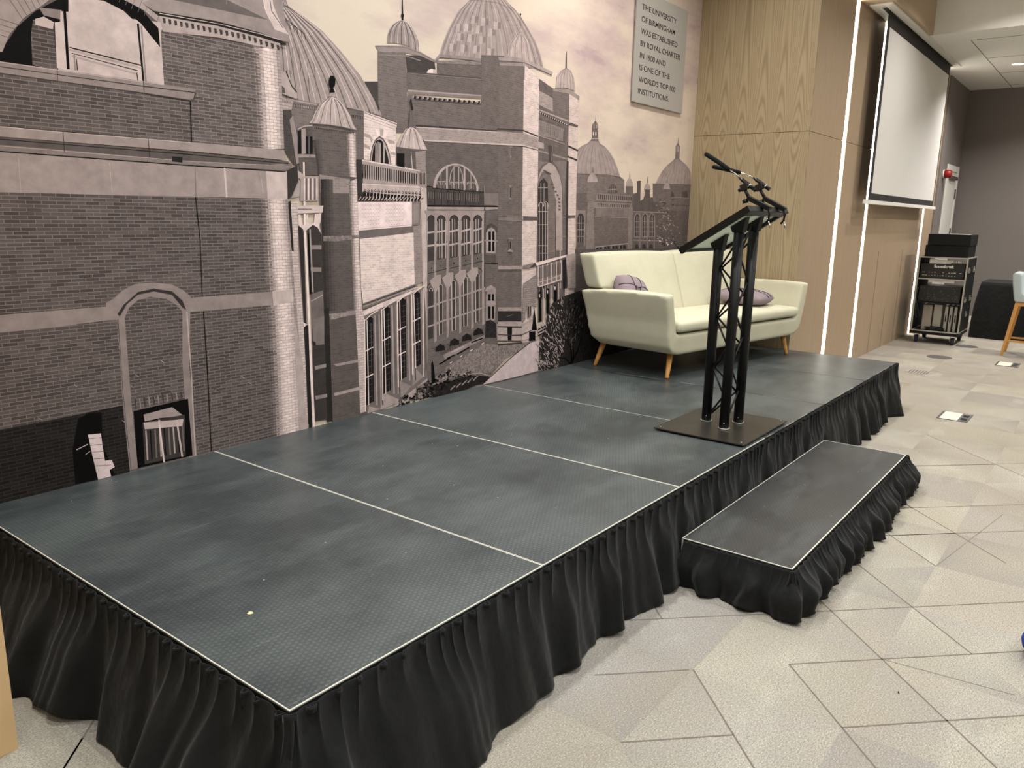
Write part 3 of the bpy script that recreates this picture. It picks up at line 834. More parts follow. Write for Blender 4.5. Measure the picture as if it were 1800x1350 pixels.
    # lower left turret bits
    crop(460,130,6)
    P(g(98),[(205,380),(300,390),(380,760),(370,960),(330,960),(225,800)],3); P(g(150),[(285,480),(320,440),(375,690),(385,940),(360,950)],0)
    P(g(110),[(370,560),(560,560),(570,850),(370,850)],3); 
    N()
    L(g(170),[(370,585),(430,555),(530,540)],2.5)
    P(g(160),[(410,580),(455,575),(455,840),(415,845)]); P(g(60),[(375,600),(408,590),(410,840),(375,845)]); P(g(60),[(458,660),(530,660),(530,845),(460,842)]); L(g(150),[(490,660),(490,842)],.8)
    P(g(155),[(370,848),(575,852),(570,880),(380,880)])
    P(g(112),[(380,882),(580,882),(580,1070),(400,1070)],3)
    # small dome far left (turret right of round tower)
    P(g(170),[(195,-30),(235,-20),(260,20),(290,90),(310,150),(365,205),(368,262),(330,255),(205,205),(200,80)]); P(g(110),[(200,120),(235,150),(240,205),(205,200)])
    P(g(170),[(205,260),(325,265),(325,300),(305,380),(205,375)],2)
    L(g(100),[(205,215),(330,258)],1.5)
    for i in range(6): L(g(110),[(215+i*17,275+i*3),(215+i*17,300+i*2)],1)
    L(g(60),[(250,-30),(300,110),(360,195)],1.5)
    N()
    # main mid round turret
    tw=[(525,560),(975,610),(985,1140),(990,1700),(1000,2600),(1030,3800),(520,3850),(470,2600),(450,1500),(455,1100),(590,1090),(580,700),(530,700)]
    crop(460,130,6)
    P(g(118),[(525,560),(980,610),(1000,1150),(600,1150),(580,900),(528,700)],3)
    GR([(528,700),(565,900),(600,1150)],[(620,690),(640,900),(660,1140)],[95,105,113],3)
    GR([(890,640),(900,900),(915,1130)],[(980,615),(990,900),(1002,1140)],[140,175,200,208,195,170],2)
    A=[(735,245),(670,265),(600,320),(555,400),(530,470),(495,520)]
    B=[(735,245),(810,275),(880,360),(930,450),(955,530),(995,590)]
    dome(A,B,[(680,530),(850,560)],g(176),g(128),11,1.2,hl=g(200),e=.4)
    P(g(55),[(705,195),(720,150),(700,120),(700,60),(715,20),(750,20),(770,60),(765,120),(745,150),(765,195)]); P(g(165),[(690,235),(720,200),(765,205),(785,245)])
    L(g(120),[(495,522),(680,535),(850,562),(995,600)],1.6)
    N()
    for i in range(24): L(g(80),[(570+i*17,560+i*2.7),(570+i*17,580+i*2.7)],.9)
    P(g(80),[(585,1060),(990,1120),(985,1150),(600,1120)],3); P(g(190),[(920,1130),(1010,1140),(1000,1170),(925,1165)])
    # lower shaft of turret, crop B (490,340)
    crop(490,340,6)
    P(g(112),[(410,-200),(820,-170),(830,80),(850,500),(860,1000),(870,1250),(920,2320),(560,2420),(470,1300),(450,600)],3)
    P(g(150),[(420,-200),(740,-150),(740,0),(430,0)],3)
    GR([(430,-150),(450,600),(470,1240)],[(560,-150),(570,600),(590,1240)],[82,90,98,106],3)
    GR([(730,-120),(758,600),(785,1230)],[(825,-160),(838,600),(868,1230)],[140,170,195,208,200],2)
    N()
    P(g(190),[(800,1230),(870,1215),(895,1290),(905,2300),(850,2320),(820,1600)],2)
    P(g(140),[(460,450),(830,440),(835,470),(600,505),(460,500)],4); P(g(150),[(520,1270),(720,1250),(720,1290),(540,1330)],4)
    P(g(150),[(705,1240),(800,1230),(800,1275),(705,1290)])
    crop(490,545,6)
    P(g(158),[(570,570),(825,520),(825,550),(600,590)]); P(g(165),[(575,875),(870,800),(880,830),(580,905)])
    P(g(75),[(420,0),(520,-20),(560,1170),(500,1180),(470,560)],3)
    N()
    # sign wall + lower facade
    crop(490,340,6)
    P(g(222,4),[(825,85),(1395,80),(1395,340),(835,390)],0)
    P(g(135),[(1395,80),(1480,85),(1480,330),(1395,340)])
    P(g(125),[(835,395),(1410,345),(1415,410),(845,480)])
    P(g(208),[(845,480),(1415,412),(1425,960),(880,1160),(860,1000)],3)
    P(g(150),[(1410,345),(1500,340),(1520,930),(1425,965)],3)
    P(g(185),[(1480,-250),(1545,-250),(1560,300),(1580,1400),(1590,2000),(1520,2000),(1510,900)],0)
    N()
    for a,b in (((860,105),(1065,100)),((1110,100),(1300,98))):
        for r in range(6):
            y=120+r*42
            for k in range(7):
                x=a[0]+8+k*28; P(g(190),[(x,y-r*k*.5),(x+random.randint(10,22),y-r*k*.5),(x+15,y+8-r*k*.5),(x,y+8-r*k*.5)])
                L(g(195),[(x+20,y),(x+20,y+30)],.4)
    L(g(165),[(840,375),(1395,330)],.8); L(g(240),[(835,388),(1395,340)],1.4); 
    P(g(150),[(1410,110),(1465,110),(1465,310),(1410,320)])
    # string course below
    P(g(130),[(875,1160),(1425,955),(1460,975),(880,1235)]); P(g(205),[(880,1240),(1450,985),(1420,1040),(895,1300)])
    N()
    L(g(85),[(875,1175),(1430,975)],1.4); L(g(175),[(878,1195),(1445,985)],1); L(g(90),[(880,1225),(1450,1000)],1)
    # lower window facade (crop C)
    crop(490,545,6)
    P(g(128),[(890,60),(1400,-170),(1520,-240),(1590,560),(1600,700),(1260,960),(1060,1060),(920,1090)],0)
    N()
    P(g(165),[(1060,1050),(1100,870),(1260,940),(1240,980)]); P(g(150),[(1260,740),(1390,800),(1280,930)]); P(g(150),[(1400,580),(1520,700),(1400,800)]); P(g(160),[(940,1010),(1060,1040),(930,1085)])
    P(g(170),[(1260,960),(1590,690),(1600,760),(1300,1000),(1180,1020)])
    bays=[(900,1000,95,980),(1080,1180,-10,860),(1245,1330,-100,720),(1395,1460,-170,590)]
    for x0,x1,yt,yb in bays:
        P(g(62),[(x0+5,yb+30),(x0,yt),(x0+50,yt-30),(x0+85,yt-10),(x0+95,yb-20)])
    N()
    for x0,x1,yt,yb in bays:
        h=yb-yt
        L(g(232),[(x0-4,yt),(x0+8,yb+90)],1.8); L(g(228),[(x0+20,yt+10),(x0+40,yb+20)],1.4)
        for k in (.36,.68):
            y=yt+h*k; L(g(235),[(x0,y+20),(x0+40,y),(x0+88,y-25)],1.8)
        for k in range(1,14): y=yt+h*k/14; L(g(120),[(x0+42,y),(x0+82,y-14)],.5)
        L(g(120),[(x0+62,yt+40),(x0+75,yb)],.5)
        L(g(225),[(x0+5,yt+10),(x0+60,yt-45),(x0+140,yt-95)],1.6)
        for dx,t in ((105,165),(125,120),(150,160),(165,105)):
            if x0+dx<1540: L(g(t),[(x0+dx,yt-20-dx*.2),(x0+dx+22,yb+20)],2.4)
    L(g(200),[(1515,-230),(1520,700)],1.5); L(g(165),[(1560,-200),(1575,560)],6)
    # ---- round tower right strips : crop B area left
    N()
    crop(490,340,6)
    P(g(205),[(0,60),(80,60),(110,600),(150,640),(200,2400),(-60,2400),(-60,60)],2)
    P(g(192),[(100,100),(185,100),(200,700),(250,1350),(305,2450),(230,2440),(150,1000),(120,600)],2)
    P(g(75),[(90,90),(115,75),(150,620),(125,600)])
    P(g(80),[(195,340),(230,350),(250,420),(320,2400),(300,2440),(250,1300)],0)
    N()
    P(g(88),[(290,380),(330,330),(400,350),(440,430),(460,1050),(500,2380),(370,2400),(330,1000)],3)
    P(g(238),[(245,-330),(262,-330),(275,330),(330,1500),(370,2420),(345,2420),(300,1400),(255,400)],0)
    N()
    P(g(195),[(185,130),(460,130),(450,200),(440,205),(190,215)]); L(g(110),[(190,165),(340,165)],1.5); L(g(90),[(190,215),(440,205)],1)
    P(g(205),[(195,225),(215,220),(245,330),(275,330),(280,225),(300,215),(290,300),(320,330),(360,310),(370,215),(440,205),(430,310),(410,340),(440,430),(400,360),(350,330),(290,380),(262,420),(240,370),(200,340)])
    for y in (545,780): P(g(150),[(325,y),(440,y),(440,y+45),(330,y+45)])
    P(g(125),[(330,1060),(455,1020),(470,1350),(340,1350)]); L(g(170),[(325,1140),(455,1070)],1.4)
    L(g(165),[(320,380),(350,1040)],2.4); L(g(50),[(300,420),(325,1060)],3)
    crop(490,545,6)
    P(g(135),[(340,100),(470,60),(470,360),(360,370)],0); P(g(75),[(340,320),(380,340),(380,368),(350,370)])
    P(g(150),[(370,590),(490,565),(490,600),(375,630)]); P(g(150),[(375,905),(500,880),(500,915),(380,945)])
    P(g(70),[(270,160),(310,160),(345,1260),(310,1260)])
    N()
    L(g(240),[(305,-60),(330,600),(362,1240)],(3.6,4.4)); P(g(220),[(250,130),(290,150),(255,180)])
    # balcony left of white rod
    crop(460,130,6)
    P(g(165),[(400,1080),(590,1080),(590,1340),(400,1340)])
    for i in range(7): L(g(110 if i%2 else 205),[(440+i*22,1100),(440+i*22,1330)],2)
    P(g(180),[(300,960),(440,1070),(400,1110),(260,1030),(250,980)]); P(g(165),[(265,1040),(320,1050),(390,1120),(390,1290),(300,1310),(265,1200)]); P(g(95),[(270,1050),(300,1060),(300,1290),(270,1290)])
    N()
    # balustrade right of turret
    P(g(165),[(1040,905),(1660,1020),(1660,1180),(1060,1150)]); P(g(178),[(1050,1150),(1660,1180),(1660,1330),(1050,1250)]); P(g(155),[(1630,1020),(1725,1030),(1725,1200),(1640,1180)])
    P(g(80),[(1000,1300),(1060,1240),(1700,1310),(1640,1345),(1000,1345)])
    P(g(85),[(985,900),(1045,905),(1050,1310),(1000,1310)],3)
    N()
    for i in range(25): x=1052+i*23.5; P(g(55),[(x,950+i*4.2),(x+11,952+i*4.2),(x+11,1095+i*2.8),(x+3,1110+i*2.6),(x,1060+i*3)])
    for i in range(4): x=1655+i*17; P(g(70),[(x,1045),(x+8,1046),(x+8,1165),(x,1165)])
    for i in range(17): x=1080+i*36; y=1225+i*2; P(g(70),[(x-12,y),(x,y-16),(x+12,y),(x+12,y+16),(x-10,y+14)]); P(g(60),[(x-14,y+30),(x+12,y+30),(x+14,y+80),(x-20,y+80)])
    L(g(205),[(1050,910),(1660,1020)],2.4); L(g(200),[(1055,1160),(1660,1195)],1.6)
    N()
    for i in range(17): x=1080+i*36; y=1225+i*2; P(g(195),[(x-5,y),(x,y-8),(x+6,y),(x,y+8)]); L(g(200),[(x+16,y+25),(x+8,y+100)],1)
    for i in range(20): L(g(190),[(1010+i*34,1335),(1040+i*34,1295)],1.2)
    # second small dome turret (crop A right)
    P(g(112),[(1410,770),(1725,800),(1722,1030),(1660,1020),(1410,960)],3)
    N()
    P(g(60),[(1415,835),(1495,840),(1495,990),(1415,970)]); P(g(150),[(1610,820),(1720,810),(1720,1030),(1620,1010)],3)
    A=[(1568,560),(1510,580),(1465,640),(1440,700),(1410,768)]
    B=[(1568,560),(1620,585),(1670,650),(1695,720),(1735,800)]
    dome(A,B,[(1560,790)],g(182),g(130),7,1.2,hl=g(205),e=.5)
    P(g(120),[(1545,520),(1550,400),(1560,375),(1575,400),(1585,440),(1580,520),(1600,565),(1535,565)]); L(g(70),[(1560,270),(1580,380)],3)
    L(g(205),[(1565,830),(1580,1000)],1); 
    N()
    # ---- arcade wing (crop F / E)
    crop(730,190,6)
    P(g(95),[(110,830),(180,840),(420,870),(715,890),(720,1030),(115,1020)],3); P(g(135),[(720,900),(865,900),(865,1030),(720,1020)])
    P(g(158),[(115,1040),(860,1045),(860,1065),(730,1075),(120,1065)])
    P(g(122),[(115,1065),(720,1075),(720,2600),(120,2900)],3)
    P(g(118),[(720,1075),(865,1080),(860,2500),(720,2600)],3)
    N()
    L(g(60),[(115,1030),(860,1040)],2); L(g(60),[(110,825),(170,830),(170,845),(720,888)],1.4)
    for x in (190,263,330,395,455,520,600,660): L(g(75),[(x,860),(x,1020)],1.6)
    for i in range(22): x=130+i*25; L(g(140),[(x,885+i*1.2),(x,950+i*2)],.7)
    L(g(160),[(718,820),(722,1070)],1); L(g(75),[(722,1030),(720,1900)],2)
    cols=[(205,),(335,),(468,),(590,),(700,)]
    xs=[122,220,355,480,605]
    for x in xs: 
        P(g(158),[(x-14,1400),(x-12,1130),(x-40,1080),(x+120,1085),(x+102,1140),(x+104,1400)])
    N()
    crop(730,390,6)
    for i,x in enumerate(xs):
        w=70 if i==0 else 84
        P(g(92),[(x,420-i*18)]+arch(x,x+w,-10,-65,7)+[(x+w,400-i*18)])
        # lower windows
        yb=1240-i*45; yt=720-i*40
        P(g(90),[(x+5,yb)]+arch(x+5,x+w*.8,yt,yt-40,7)+[(x+w*.8,yb-20)])
        P(g(120),[(x,530-i*25),(x+w+8,510-i*25),(x+w+8,420-i*18),(x,440-i*18)],3)
    N()
    for i,x in enumerate(xs):
        w=70 if i==0 else 84
        L(g(75),arch(x-2,x+w+2,-10,-70,7),1.6)
        for k in (.3,.62): 
            if i: L(g(178),[(x+w*k,400-i*18),(x+w*k-2,-30)],1.3)
        L(g(175),[(x+w+4,400-i*18),(x+w+4,-10)],1.3)
        yb=1240-i*45; yt=720-i*40
        L(g(75),arch(x-6,x+w+6,yt-20,yt-75,7),1.4); L(g(170),arch(x+14,x+w*.72,yt+10,yt-25,7),1.3)
        if i: L(g(182),[(x+16,yt),(x+22,yb)],1.8); L(g(178),[(x+w*.7,yt),(x+w*.7,yb-10)],1.4)
        for y in (100,240): P(g(175),[(x-10,y-i*5+5),(x+110,y-i*10-10),(x+110,y-i*10+8),(x-10,y-i*5+25)])
        for y in (880,1080): P(g(160),[(x-10,y-i*42+20),(x+120,y-i*42-25),(x+120,y-i*42-8),(x-10,y-i*42+38)])
    for x in (200,330,462,590,705): P(g(160),[(x-8,-100),(x+10,-100),(x+8,600),(x+14,1250-(x-200)*.35),(x-10,1270-(x-200)*.35),(x-14,600)])
    for x in (200,330,462,590): P(g(165),[(x-60,620-(x-200)*.2),(x+10,560-(x-200)*.2),(x+60,555-(x-200)*.2),(x+60,640-(x-200)*.25),(x,760-(x-200)*.25)])
    N()
    for i,x in enumerate(xs): P(g(50),[(x+35,480-i*26),(x+45,478-i*26),(x+45,495-i*26),(x+35,497-i*26)]); L(g(75),[(x,545-i*27),(x+100,520-i*27)],1)
    # wing bottom: hedge & wall
    P(g(110),[(150,1330),(400,1260),(700,1120),(720,1230),(560,1330),(300,1420)],4)
    for (x,y) in ((250,1320),(400,1260),(530,1210),(650,1150)): P(g(66),[(x-50,y+50),(x-45,y),(x,y-35),(x+45,y-15),(x+55,y+30)],4)
    # end bay
    P(g(165),[(735,330),(735,120),(750,80),(790,60),(830,85),(840,130),(835,330)]); P(g(150),[(730,1040),(735,780),(750,730),(790,700),(830,730),(840,780),(830,1040)])
    P(g(100),[(730,100),(740,40),(790,10),(850,50),(860,110),(835,110),(825,70),(790,45),(755,70),(745,110)]); P(g(155),[(725,730),(740,690),(790,665),(840,700),(845,760),(825,740),(790,700),(750,730)])
    N()
    for a,b,c_,d in ((760,825,100,310),(755,820,760,830),(755,820,890,1020)): P(g(55),[(a,d),(a,c_),(b,c_),(b,d)])
    P(g(105),[(725,430),(725,345),(840,345),(840,430)],3); P(g(150),[(720,190),(860,195),(860,210),(720,205)]); L(g(60),[(720,435),(860,440)],1.4); P(g(165),[(740,835),(840,835),(840,875),(740,870)])
    N(); L(g(175),[(793,100),(793,310)],1.8); L(g(165),[(790,760),(790,1020)],1.8)
    # pier bands F
    for y0,y1,t in ((462,500,158),(900,940,158),(1050,1075,165)): P(g(t),[(862,y0),(1115,y0),(1115,y1),(862,y1)],3)
    L(g(148),[(990,200),(990,315)],4); L(g(150),[(968,172),(1018,178)],2); L(g(160),[(965,305),(1018,308)],2.6)
    P(g(78),[(862,945),(1110,945),(1108,1048),(865,1048)],3)
    N(); L(g(50),[(990,205),(990,285)],2); L(g(150),[(950,1000),(1020,975)],.6)
    P(g(165),[(850,1075),(1115,1075),(1115,1100),(850,1100)]); P(g(168),[(850,1110),(960,1115),(960,1180),(1110,1190),(1110,1250),(855,1250)],3); P(g(60),[(960,1115),(1008,1115),(1005,1250),(965,1250)]); L(g(60),[(860,1103),(1115,1106)],1.6); L(g(80),[(860,1190),(1115,1196)],1.6)
    P(g(170),[(1010,1115),(1115,1115),(1115,1185),(1010,1185)]); P(g(178),[(1115,1105),(1260,1010),(1270,1080),(1280,1200),(1115,1250)],3)
    L(g(90),[(1115,1190),(1240,1130)],1.6); P(g(165),[(1115,1080),(1240,1010),(1240,1035),(1115,1105)])
    P(g(140),[(1125,460),(1250,430),(1200,490),(1125,495)]); P(g(95),[(1190,490),(1250,430),(1270,445),(1270,465)])
    P(g(150),[(1130,650),(1270,550),(1270,900),(1220,880),(1160,880),(1150,1030),(1118,1070)],2)
    P(g(150),[(1165,885),(1220,870),(1215,1000),(1175,1020)]); N(); P(g(60),[(1175,895),(1208,885),(1205,990),(1180,1010)]); N(); L(g(150),[(1192,890),(1190,1000)],1)
    # gate lower: ledge, loggia, doors
    P(g(210),[(1255,430),(1590,345),(1590,365),(1270,465)]); P(g(135),[(1280,470),(1540,400),(1540,620),(1290,690)],3)
    P(g(70),[(1545,400),(1572,395),(1575,700),(1550,700)]); P(g(160),[(1575,350),(1680,330),(1680,700),(1600,700)],3)
    N()
    for k in range(6): x=1285+k*48; L(g(185),[(x,470-k*13),(x,680-k*13)],2.2)
    for k in range(14): x=1300+k*17; L(g(90),[(x,480-k*4),(x,600-k*4)],1)
    L(g(195),[(1290,685),(1530,605)],2); L(g(180),[(1285,640),(1530,560)],1)
    for k,x in enumerate((1290,1372,1452)): P(g(45),[(x,1060-k*90)]+arch(x,x+30,760-k*35,730-k*35,5)+[(x+32,1050-k*90)]); 
    for k,x in enumerate((1340,1420,1500)): L(g(170),[(x,1040-k*90),(x,700-k*30)],2.4)
    N()
    for k,x in enumerate((1298,1382,1462)): P(g(200),[(x-7,760-k*40),(x+7,760-k*40),(x+6,795-k*40),(x-6,795-k*40)])
    for k in range(6): L(g(60 if k%2 else 175),[(1285,1120+k*16),(1400,1060+k*16)],2)
    # lawn, path
    crop(780,530,6)
    P(g(140),[(0,560),(420,440),(560,455),(800,435),(900,420),(990,400),(640,600),(420,850),(100,980),(-300,1020),(-300,900),(0,740)],4)
    N()
    P(g(122),[(240,770),(480,750),(600,640),(420,860),(200,930),(-100,980),(-60,850)],4); P(g(190,5),[(400,875),(500,780),(700,590),(900,440),(1000,400),(1010,720),(800,780)]); L(g(85),[(560,455),(820,435)],3)
    P(g(70),[(180,800),(300,775),(480,790),(400,870),(330,880),(100,990),(-200,1010),(-200,900)],4)
    N()
    L(g(165),[(250,760),(380,755),(480,785)],1.5); L(g(75),[(400,870),(520,760),(700,590),(900,430)],1)
    for k in range(5): L(g(150),[(60+k*60,930-k*25),(110+k*60,880-k*25)],2)
    # carriages / low wall left of lawn
    P(g(150),[(-20,560),(420,350),(420,385),(0,610)]); P(g(120),[(0,610),(420,385),(520,380),(420,440),(0,700)])
    N()
    for a,b in (((20,600),(110,560)),((130,555),(260,480)),((280,430),(400,385)),((-60,660),(60,590))): L(g(45),[a,b],2.4)
    for x,y in ((65,640),(172,573),(280,510),(400,440)): P(g(240),[(x-14,y+6),(x+10,y-10),(x+14,y-4),(x-8,y+14)])
    for k in range(12): L(g(195),[(75+k*11,540-k*5),(75+k*11,520-k*5)],.8)
    # small tree, cone topiary
    P(g(75,2),[(425,380),(430,210),(480,190),(540,230),(545,380)],4)
    P(g(48),[(915,305),(945,70),(972,300)]); P(g(42),[(888,318),(955,310),(955,410),(890,415)])
    N()
    # dark shrubs lower left
    crop(490,545,6)
    for i in range(170):
        x=random.uniform(1240,1800); f=(x-1240)/560; y0=960-f*230; y=random.uniform(y0-40-60*f,y0+90)
        if x<1420 and y<900: continue
        r=random.uniform(6,20); t=random.choice((28,38,48,60,75,95))
        P(g(t),[(x-r,y),(x-r*.3,y-r*.8),(x+r*.5,y-r*.9),(x+r,y+r*.2),(x,y+r*.7)])
    P(g(40),[(1595,560),(1610,530),(1625,600),(1640,760),(1600,780)]); L(g(35),[(1445,950),(1450,830)],1.6); P(g(45),[(1760,690),(1770,610),(1780,690)])
    N()
    for i in range(26):
        x,y=random.choice(((1700,710),(1590,890),(1690,700),(1290,965),(1780,620))); x+=random.gauss(0,18); y+=random.gauss(0,14)
        P(g(235),[(x-3,y),(x,y-4),(x+4,y),(x,y+4)])
    crop(780,530,6)
    for i in range(60):
        x=random.gauss(190,60); y=random.gauss(790,22); r=random.uniform(5,14)
        P(g(random.choice((35,50,70))),[(x-r,y),(x,y-r),(x+r,y),(x,y+r*.6)])
    P(g(45),[(20,780),(30,690),(42,780)])
    N()
    for i in range(14): x=190+random.gauss(0,15); y=772+random.gauss(0,10); P(g(240),[(x-3,y),(x,y-4),(x+4,y),(x,y+4)])
    # shrub right (bare twigs)
    P(g(78),[(985,720),(990,560),(1000,420),(1060,280),(1090,120),(1130,20),(1260,-60),(1500,-140),(1700,0),(1800,500),(1300,700)],4)
    N()
    for i in range(620):
        u=random.random(); v=random.random()
        x0=1300; y0=620
        ang=math.radians(random.uniform(95,265) if u<.8 else random.uniform(60,100)); rr=random.uniform(60,1)* (random.uniform(2,7))
        rx=random.uniform(80,330); 
        a=math.radians(random.uniform(-20,130)); 
        x=1300-rx*math.cos(a)*1.0; y=600-rx*math.sin(a)*1.9+random.uniform(-30,60)
        if x>1560 or y>740: continue
        dx=-random.uniform(5,28)*math.cos(a)+random.uniform(-8,8); dy=-random.uniform(12,42)
        t=random.choice((40,60,150,170,185,200) if x<1260 else (35,50,70,110,140))
        L(g(t),[(x,y),(x+dx*.5,y+dy*.6),(x+dx,y+dy)],random.choice((.6,.9,1.2)))
    for a in ([(1330,660),(1270,600),(1200,590),(1150,620)],[(1340,650),(1330,500),(1300,420)],[(1340,640),(1400,520),(1440,380)],[(1330,650),(1360,560),(1350,460)]): L(g(22),a,(2.6,1))
    N()
    # ================= near building (left) =================
    crop(0,0,1)
    # arch opening area
    P(g(112),[(-10,0),(300,0),(300,160),(-10,112)],0)
    P(g(55),[(0,110),(10,75),(28,48),(60,20),(95,2),(130,-20),(165,-40),(250,20),(280,60),(285,160),(0,112)])
    N()
    # voussoirs left ring
    P(g(160),[(-10,100),(2,92),(14,62),(40,32),(75,8),(95,-8),(-10,-60)],0)
    P(g(165),[(165,-30),(200,-8),(250,18),(278,42),(300,40),(300,-60),(160,-60)],0)
    P(g(112),[(52,60),(56,36),(76,30),(92,44),(98,122),(55,115)],1); P(g(185),[(60,34),(75,30),(93,40),(90,52),(60,44)]); P(g(140),[(66,14),(106,18),(110,36),(75,28)])
    N()
    P(g(188),[(104,20),(284,40),(286,150),(100,124)]); P(g(188),[(118,0),(170,0),(235,38),(278,76),(286,150),(118,124)])
    P(g(45),[(170,-5),(205,8),(245,42),(279,84),(276,50),(240,14),(205,-4)]); P(g(192),[(94,40),(110,38),(118,122),(98,120)]);P(g(186),[(124,-3),(180,2),(215,20),(240,44),(243,108),(125,82)])
    N()
    for k in range(13):
        a=(-10+k*9,-30); 
        L(g(115),[(12+k*7 if k<12 else 95,66-k*7),( -25+k*8,24-k*9)],.9)
    for k in range(9): L(g(120),[(185+k*11,-8+k*6),(196+k*11,-40+k*6)],.8)
    L(g(50),[(110,0),(118,122)],5); L(g(60),[(240,42),(250,143)],3.6); L(g(150),[(246,46),(254,144)],3)
    L(g(70),[(120,84),(248,116)],2.2); L(g(170),[(120,88),(246,120)],3.4); L(g(80),[(124,94),(240,125)],1.6); L(g(170),[(124,99),(236,130)],3); L(g(90),[(132,104),(134,124)],2); L(g(150),[(128,96),(130,124)],3); L(g(90),[(238,128),(240,142)],2)
    # parapet wall brick
    N()
    P(g(118),[(0,125),(100,140),(335,180),(333,250),(0,222)],1)
    P(g(150),[(0,110),(95,122),(250,143),(342,158),(337,175),(320,176),(250,163),(98,142),(0,128)])
    N()
    L(g(85),[(0,118),(100,132),(250,152),(340,163)],1.6); L(g(90),[(0,129),(98,143),(250,164),(332,177)],2); L(g(180),[(0,111),(95,123),(342,157)],1.4)
    for x,y in ((98,122),(250,143)): L(g(85),[(x,y),(x+1,y+20)],1.4)
    # round tower upper
    P(g(122),[(282,52),(455,82),(465,262),(333,250),(331,178),(340,175),(342,158),(286,150),(280,60)],1)
    GR([(440,82),(446,150),(452,262)],[(452,84),(457,150),(463,262)],[130,150],1)
    GR([(452,84),(457,150),(463,262)],[(488,85),(493,150),(497,262)],[178,205,212,205,190,165],2)
    N()
    P(g(170),[(277,28),(380,46),(455,62),(490,74),(488,90),(455,82),(380,66),(284,56)])
    P(g(152),[(248,5),(262,0),(490,-20),(500,40),(506,62),(505,74),(492,72),(455,58),(380,38),(280,22),(262,18)])
    P(g(118),[(300,-40),(395,-40),(396,0),(470,36),(440,30),(300,0)]); P(g(190),[(455,-30),(472,-30),(478,10),(490,40),(506,62),(480,52),(464,20)])
    N()
    P(g(70),[(250,8),(268,20),(380,40),(455,58),(492,74),(500,76),(500,80),(455,66),(380,46),(276,28)])
    for i in range(21): x=283+i*10; y=32+i*2.0+max(0,i-14)*1.2; P(g(90),[(x,y),(x+5,y+1),(x+6,y+9),(x+2,y+10)])
    L(g(195),[(278,24),(380,42),(455,60),(488,70)],1); L(g(100),[(468,-20),(475,20),(495,50)],1.2); L(g(140),[(392,-30),(396,8)],2); L(g(200),[(455,-30),(463,15),(472,36)],1.5)
    # string course
    P(g(158),[(0,221),(108,232),(333,250),(497,264),(502,282),(335,266),(108,249),(0,240)])
    P(g(112),[(0,240),(108,250),(335,268),(505,284),(508,296),(335,284),(110,264),(0,252)]); P(g(140),[(0,252),(110,264),(335,284),(470,290),(508,286),(512,292),(500,300),(330,290),(0,263)])
    P(g(160),[(0,264),(330,291),(503,301),(503,350),(345,346),(0,340)])
    N()
    P(g(190),[(465,300),(503,301),(503,350),(468,350)])
    L(g(70),[(0,244),(110,254),(335,272),(505,288)],1.4); L(g(62),[(0,264),(330,291),(500,302)],1.8); L(g(185),[(0,222),(108,233),(333,251)],1.2); L(g(180),[(0,254),(335,284),(470,290)],1)
    for x,y in ((108,232),(258,244)): L(g(80),[(x,y),(x+3,y+36)],1.4)
    P(g(72),[(300,275),(318,276),(318,286),(300,284)])
    for x in (30,190,455): L(g(180),[(x,275+x*.06),(x+5,340)],1)
    L(g(190),[(392,295),(396,347)],3)
    P(g(85),[(502,300),(520,290),(522,318),(510,346),(503,350)])
    # main wall below
    P(g(116),[(0,340),(345,346),(468,350),(480,500),(492,760),(500,800),(0,960)],1)
    GR([(458,350),(462,440),(470,560),(477,700),(480,800)],[(468,350),(474,440),(481,560),(487,700),(490,800)],[130,150],1)
    GR([(468,350),(474,440),(481,560),(487,700),(490,800)],[(503,350),(510,440),(520,560),(532,700),(536,790)],[176,200,212,214,208,198,182,160],2)
    N()
    P(g(175),[(516,560),(530,640),(533,700),(540,760),(528,762),(518,680)],0)
    P(g(152),[(0,554),(100,545),(185,538),(190,562),(90,575),(0,585)]); P(g(152),[(330,524),(345,522),(480,512),(512,508),(514,530),(480,536),(345,547),(330,548)]); P(g(188),[(476,512),(512,508),(514,530),(478,537)])
    # arch surround
    oa=[(185,562),(184,532),(198,524),(212,511),(235,499),(268,496),(300,500),(320,510),(333,522),(332,548),(330,640),(344,800),(330,806),(318,640),(318,548),(308,536),(290,525),(262,521),(240,527),(225,540),(217,558),(228,700),(240,822),(226,826),(212,690),(204,562)]
    P(g(150),oa)
    N()
    P(g(85),[(204,552),(215,535),(240,513),(268,507),(300,512),(318,528),(325,545),(318,540),(300,518),(268,512),(240,518),(220,535),(208,556)])
    L(g(110),[(205,560),(214,690),(228,826)],1.2); L(g(180),[(326,548),(334,660),(341,800)],2)
    # lower window
    P(g(48),[(232,722),(328,700),(336,800),(240,822)])
    for k in range(12): L(g(150 if k%2 else 90),[(235+k*8,700-k*1.2),(237+k*8,718-k*1.8)],2.2)
    # shadow area of wall bottom
    P(g(72),[(0,755),(50,745),(110,733),(213,712),(226,826),(226,860),(0,960)],1)
    N()
    P(g(165),[(250,728),(300,715),(320,730),(280,734),(252,740)]); P(g(90),[(248,742),(322,728),(324,800),(252,815)])
    P(g(185),[(250,742),(320,736),(318,748),(252,754)])
    for k in range(9): L(g((175,60,130)[k%3]),[(254+k*8,756-k),(257+k*8,808-k*2)],2.6)
    L(g(205),[(277,738),(286,812)],3); L(g(190),[(308,738),(318,802)],3)
    P(g(38),[(135,735),(155,725),(176,724),(178,780),(200,835),(130,850),(125,790)])
    N()
    P(g(205,5),[(152,763),(175,761),(178,785),(182,809),(194,807),(199,820),(190,825),(193,836),(170,842),(160,800)])
    L(g(190),[(132,790),(152,780)],1.4); L(g(190),[(148,798),(156,792)],1.2)
    N()
